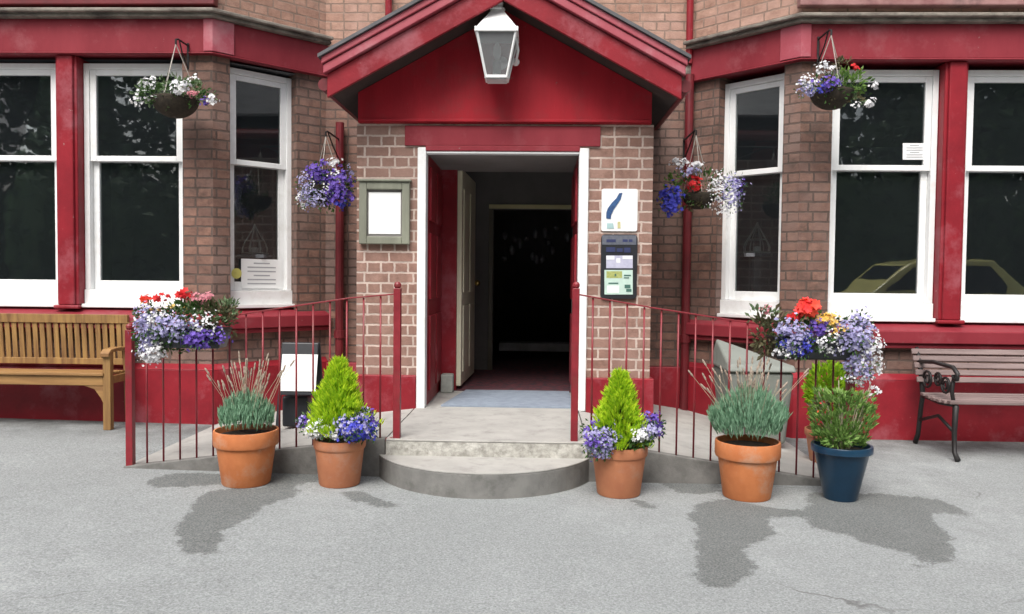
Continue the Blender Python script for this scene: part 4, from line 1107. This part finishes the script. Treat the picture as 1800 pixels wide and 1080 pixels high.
# ------------------------------------------------------------------ tree line across the forecourt (only mirrored in the panes)
tl = MB()
for (x, y, h, r) in ((-17, -24, 15, 5.5), (-9, -27, 17, 6), (-1, -25, 16, 6), (7, -27, 17, 6), (14, -24, 15, 5.5), (21, -25, 16, 6), (-25, -22, 15, 6), (29, -15, 15, 6), (33, -3, 15, 6), (-31, -13, 15, 6), (-35, -1, 15, 6)):
    tl.tube([(x, y, 0), (x + .2, y, h * .4), (x, y, h * .8)], [.35, .25, .1], 7)
    subs = [rnd_in() for _ in range(60)]
    for i in range(5200):
        u = subs[i % 60] * .85 + rnd_in() * .28
        p = Vector((x + u.x * r, y + u.y * r * .7, max(.1, h * .5 + u.z * h * .52)))
        tl.leaf(p, rnd_in(), R.uniform(.3, .55), R.uniform(.25, .42))
    for u in subs[::15]:   # solid cores added to block sky gaps in the mirrored crowns
        if u.length < .8: tl.blob((x + u.x * r * .75, y + u.y * r * .5, max(1.5, h * .5 + u.z * h * .4)), r * .3, r * .3, r * .3, 9, 6)
for i in range(20000):  # hedge leaves added to block sky in the mirrored panes
    x = R.uniform(-38, 38); p = Vector((x, -19 + R.uniform(-1.5, 1.5), R.uniform(0, 5.2 + .8 * math.sin(x * .7) + .5 * math.sin(x * 1.9)))); tl.leaf(p, rnd_in(), R.uniform(.25, .45), R.uniform(.2, .34))
for i in range(52):   # solid hedge core added to keep sky out of the lower panes
    x = -38 + i * 1.5; tl.blob((x, -19.3, 1.9), 1.3, 1.0, 2.5 + .5 * math.sin(x * .7), 9, 6)
for sx in (-1, 1):
    for i in range(2500):
        p = Vector((sx * (25 + R.uniform(-.8, .8)), R.uniform(-18, 6), R.uniform(0, 2.6))); tl.leaf(p, rnd_in(), R.uniform(.25, .45), R.uniform(.2, .34))
o = tl.build('treeline', island('tree_leaf', (.12, .19, .085), (.04, .08, .03)), recalc=False)
tag(o, 'row of leafy trees and added sky-blocking hedge across the forecourt mirrored in the panes', 'trees', kind='stuff')

# ------------------------------------------------------------------ parked car behind the photographer (mirrored in the bay glass)
def car(cx, cy):
    L = 3.9; x0 = cx - L / 2
    t = thing('parked_car', 'pale yellow parked car across the forecourt, mirrored in the bay window', 'car', (cx, cy, 0))
    YEL = plain('yellow_car_paint', (.9, .83, .33), (.88, .8, .3), .12, 1, bmp=0)
    prof = [(0, .35), (0, .72), (.12, .9), (.85, 1.02), (1.55, 1.62), (1.9, 1.7), (3.1, 1.68), (3.6, 1.2), (3.86, 1.1), (3.9, .7), (3.88, .35), (3.45, .32), (3.38, .55), (3.1, .68), (2.82, .55), (2.75, .3), (1.15, .3), (1.08, .55), (.8, .68), (.52, .55), (.45, .32)]
    mb = MB(); mb.prism([(x0 + a, cy - .8, z) for a, z in prof], (0, 1.6, 0)); mb.build('body', YEL, t, bevel=.06, seg=3)
    CG = plain('dark_car_glass', (.02, .025, .03), None, .05, bmp=0)
    for s_ in (-1, 1):
        y = cy + s_ * .805
        for P in ([(1.1, 1.08), (1.62, 1.54), (2.1, 1.58), (2.1, 1.06)], [(2.18, 1.06), (2.18, 1.58), (3.0, 1.56), (3.35, 1.2), (3.3, 1.06)]):
            mb = MB(); mb.prism([(x0 + a, y - .01, z) for a, z in P], (0, .02, 0)); mb.build('side_window', CG, t)
        for xw in (.8, 3.1):
            mb = MB(); ring = [(x0 + xw + .31 * math.cos(2 * math.pi * k / 24), cy + s_ * .6, .31 + .31 * math.sin(2 * math.pi * k / 24)) for k in range(24)]
            mb.prism(ring, (0, s_ * .2, 0)); wh = mb.build('wheel', BLACK, t, bevel=.03)
            mb = MB(); mb.prism([(x0 + xw + .19 * math.cos(2 * math.pi * k / 20), cy + s_ * .795, .31 + .19 * math.sin(2 * math.pi * k / 20)) for k in range(20)], (0, s_ * .02, 0)); mb.build('rim', plain('alloy', (.5, .5, .52), None, .3, metal=.8, bmp=0), wh)
        mb = MB(); mb.blob((x0 + .04, cy + s_ * .55, .74), .06, .16, .08, 12, 6); mb.build('headlight', plain('headlight_lens', (.8, .8, .8), None, .1, bmp=0), t, smooth=True)
    mb = MB(); mb.hexa([(x0 + .95, cy - .68, 1.1), (x0 + .95, cy + .68, 1.1), (x0 + 1.0, cy + .68, 1.1), (x0 + 1.0, cy - .68, 1.1), (x0 + 1.5, cy - .62, 1.585), (x0 + 1.5, cy + .62, 1.585), (x0 + 1.55, cy + .62, 1.58), (x0 + 1.55, cy - .62, 1.58)])
    mb.build('windscreen', CG, t)
car(7.35, -8.8)

# ------------------------------------------------------------------ light, sky, camera
w = bpy.data.worlds.new('World'); SC.world = w; w.use_nodes = True
nt = w.node_tree; bg = nt.nodes['Background']
sky = nt.nodes.new('ShaderNodeTexSky'); sky.sky_type = 'NISHITA'; sky.sun_disc = False
EL_, AZ = 54, 196
sky.sun_elevation = rad(EL_); sky.sun_rotation = rad(AZ); sky.dust_density = 5; sky.air_density = 1.0; sky.ozone_density = 1
hs = nt.nodes.new('ShaderNodeHueSaturation'); hs.inputs['Saturation'].default_value = .45
nt.links.new(sky.outputs[0], hs.inputs['Color']); nt.links.new(hs.outputs[0], bg.inputs[0])
bg.inputs[1].default_value = .115
sun = bpy.data.lights.new('sun', 'SUN'); sun.energy = 1.5; sun.angle = rad(32); sun.color = (1, .97, .92)
so = bpy.data.objects.new('sun', sun); COL.objects.link(so)
dirv = Vector((math.sin(rad(AZ)) * math.cos(rad(EL_)), math.cos(rad(AZ)) * math.cos(rad(EL_)), math.sin(rad(EL_))))
so.rotation_euler = dirv.to_track_quat('Z', 'Y').to_euler()
cd = bpy.data.cameras.new('camera'); co = bpy.data.objects.new('camera', cd); COL.objects.link(co)
cd.sensor_width = 36; cd.lens = 36 * F_PX / 1800; cd.clip_end = 300; cd.clip_start = .05
co.matrix_world = Matrix.Translation(CAM) @ CROT.to_4x4()
SC.camera = co
SC.view_settings.view_transform = 'Standard'; SC.view_settings.look = 'None'; SC.view_settings.exposure = 0.9; SC.view_settings.gamma = 1
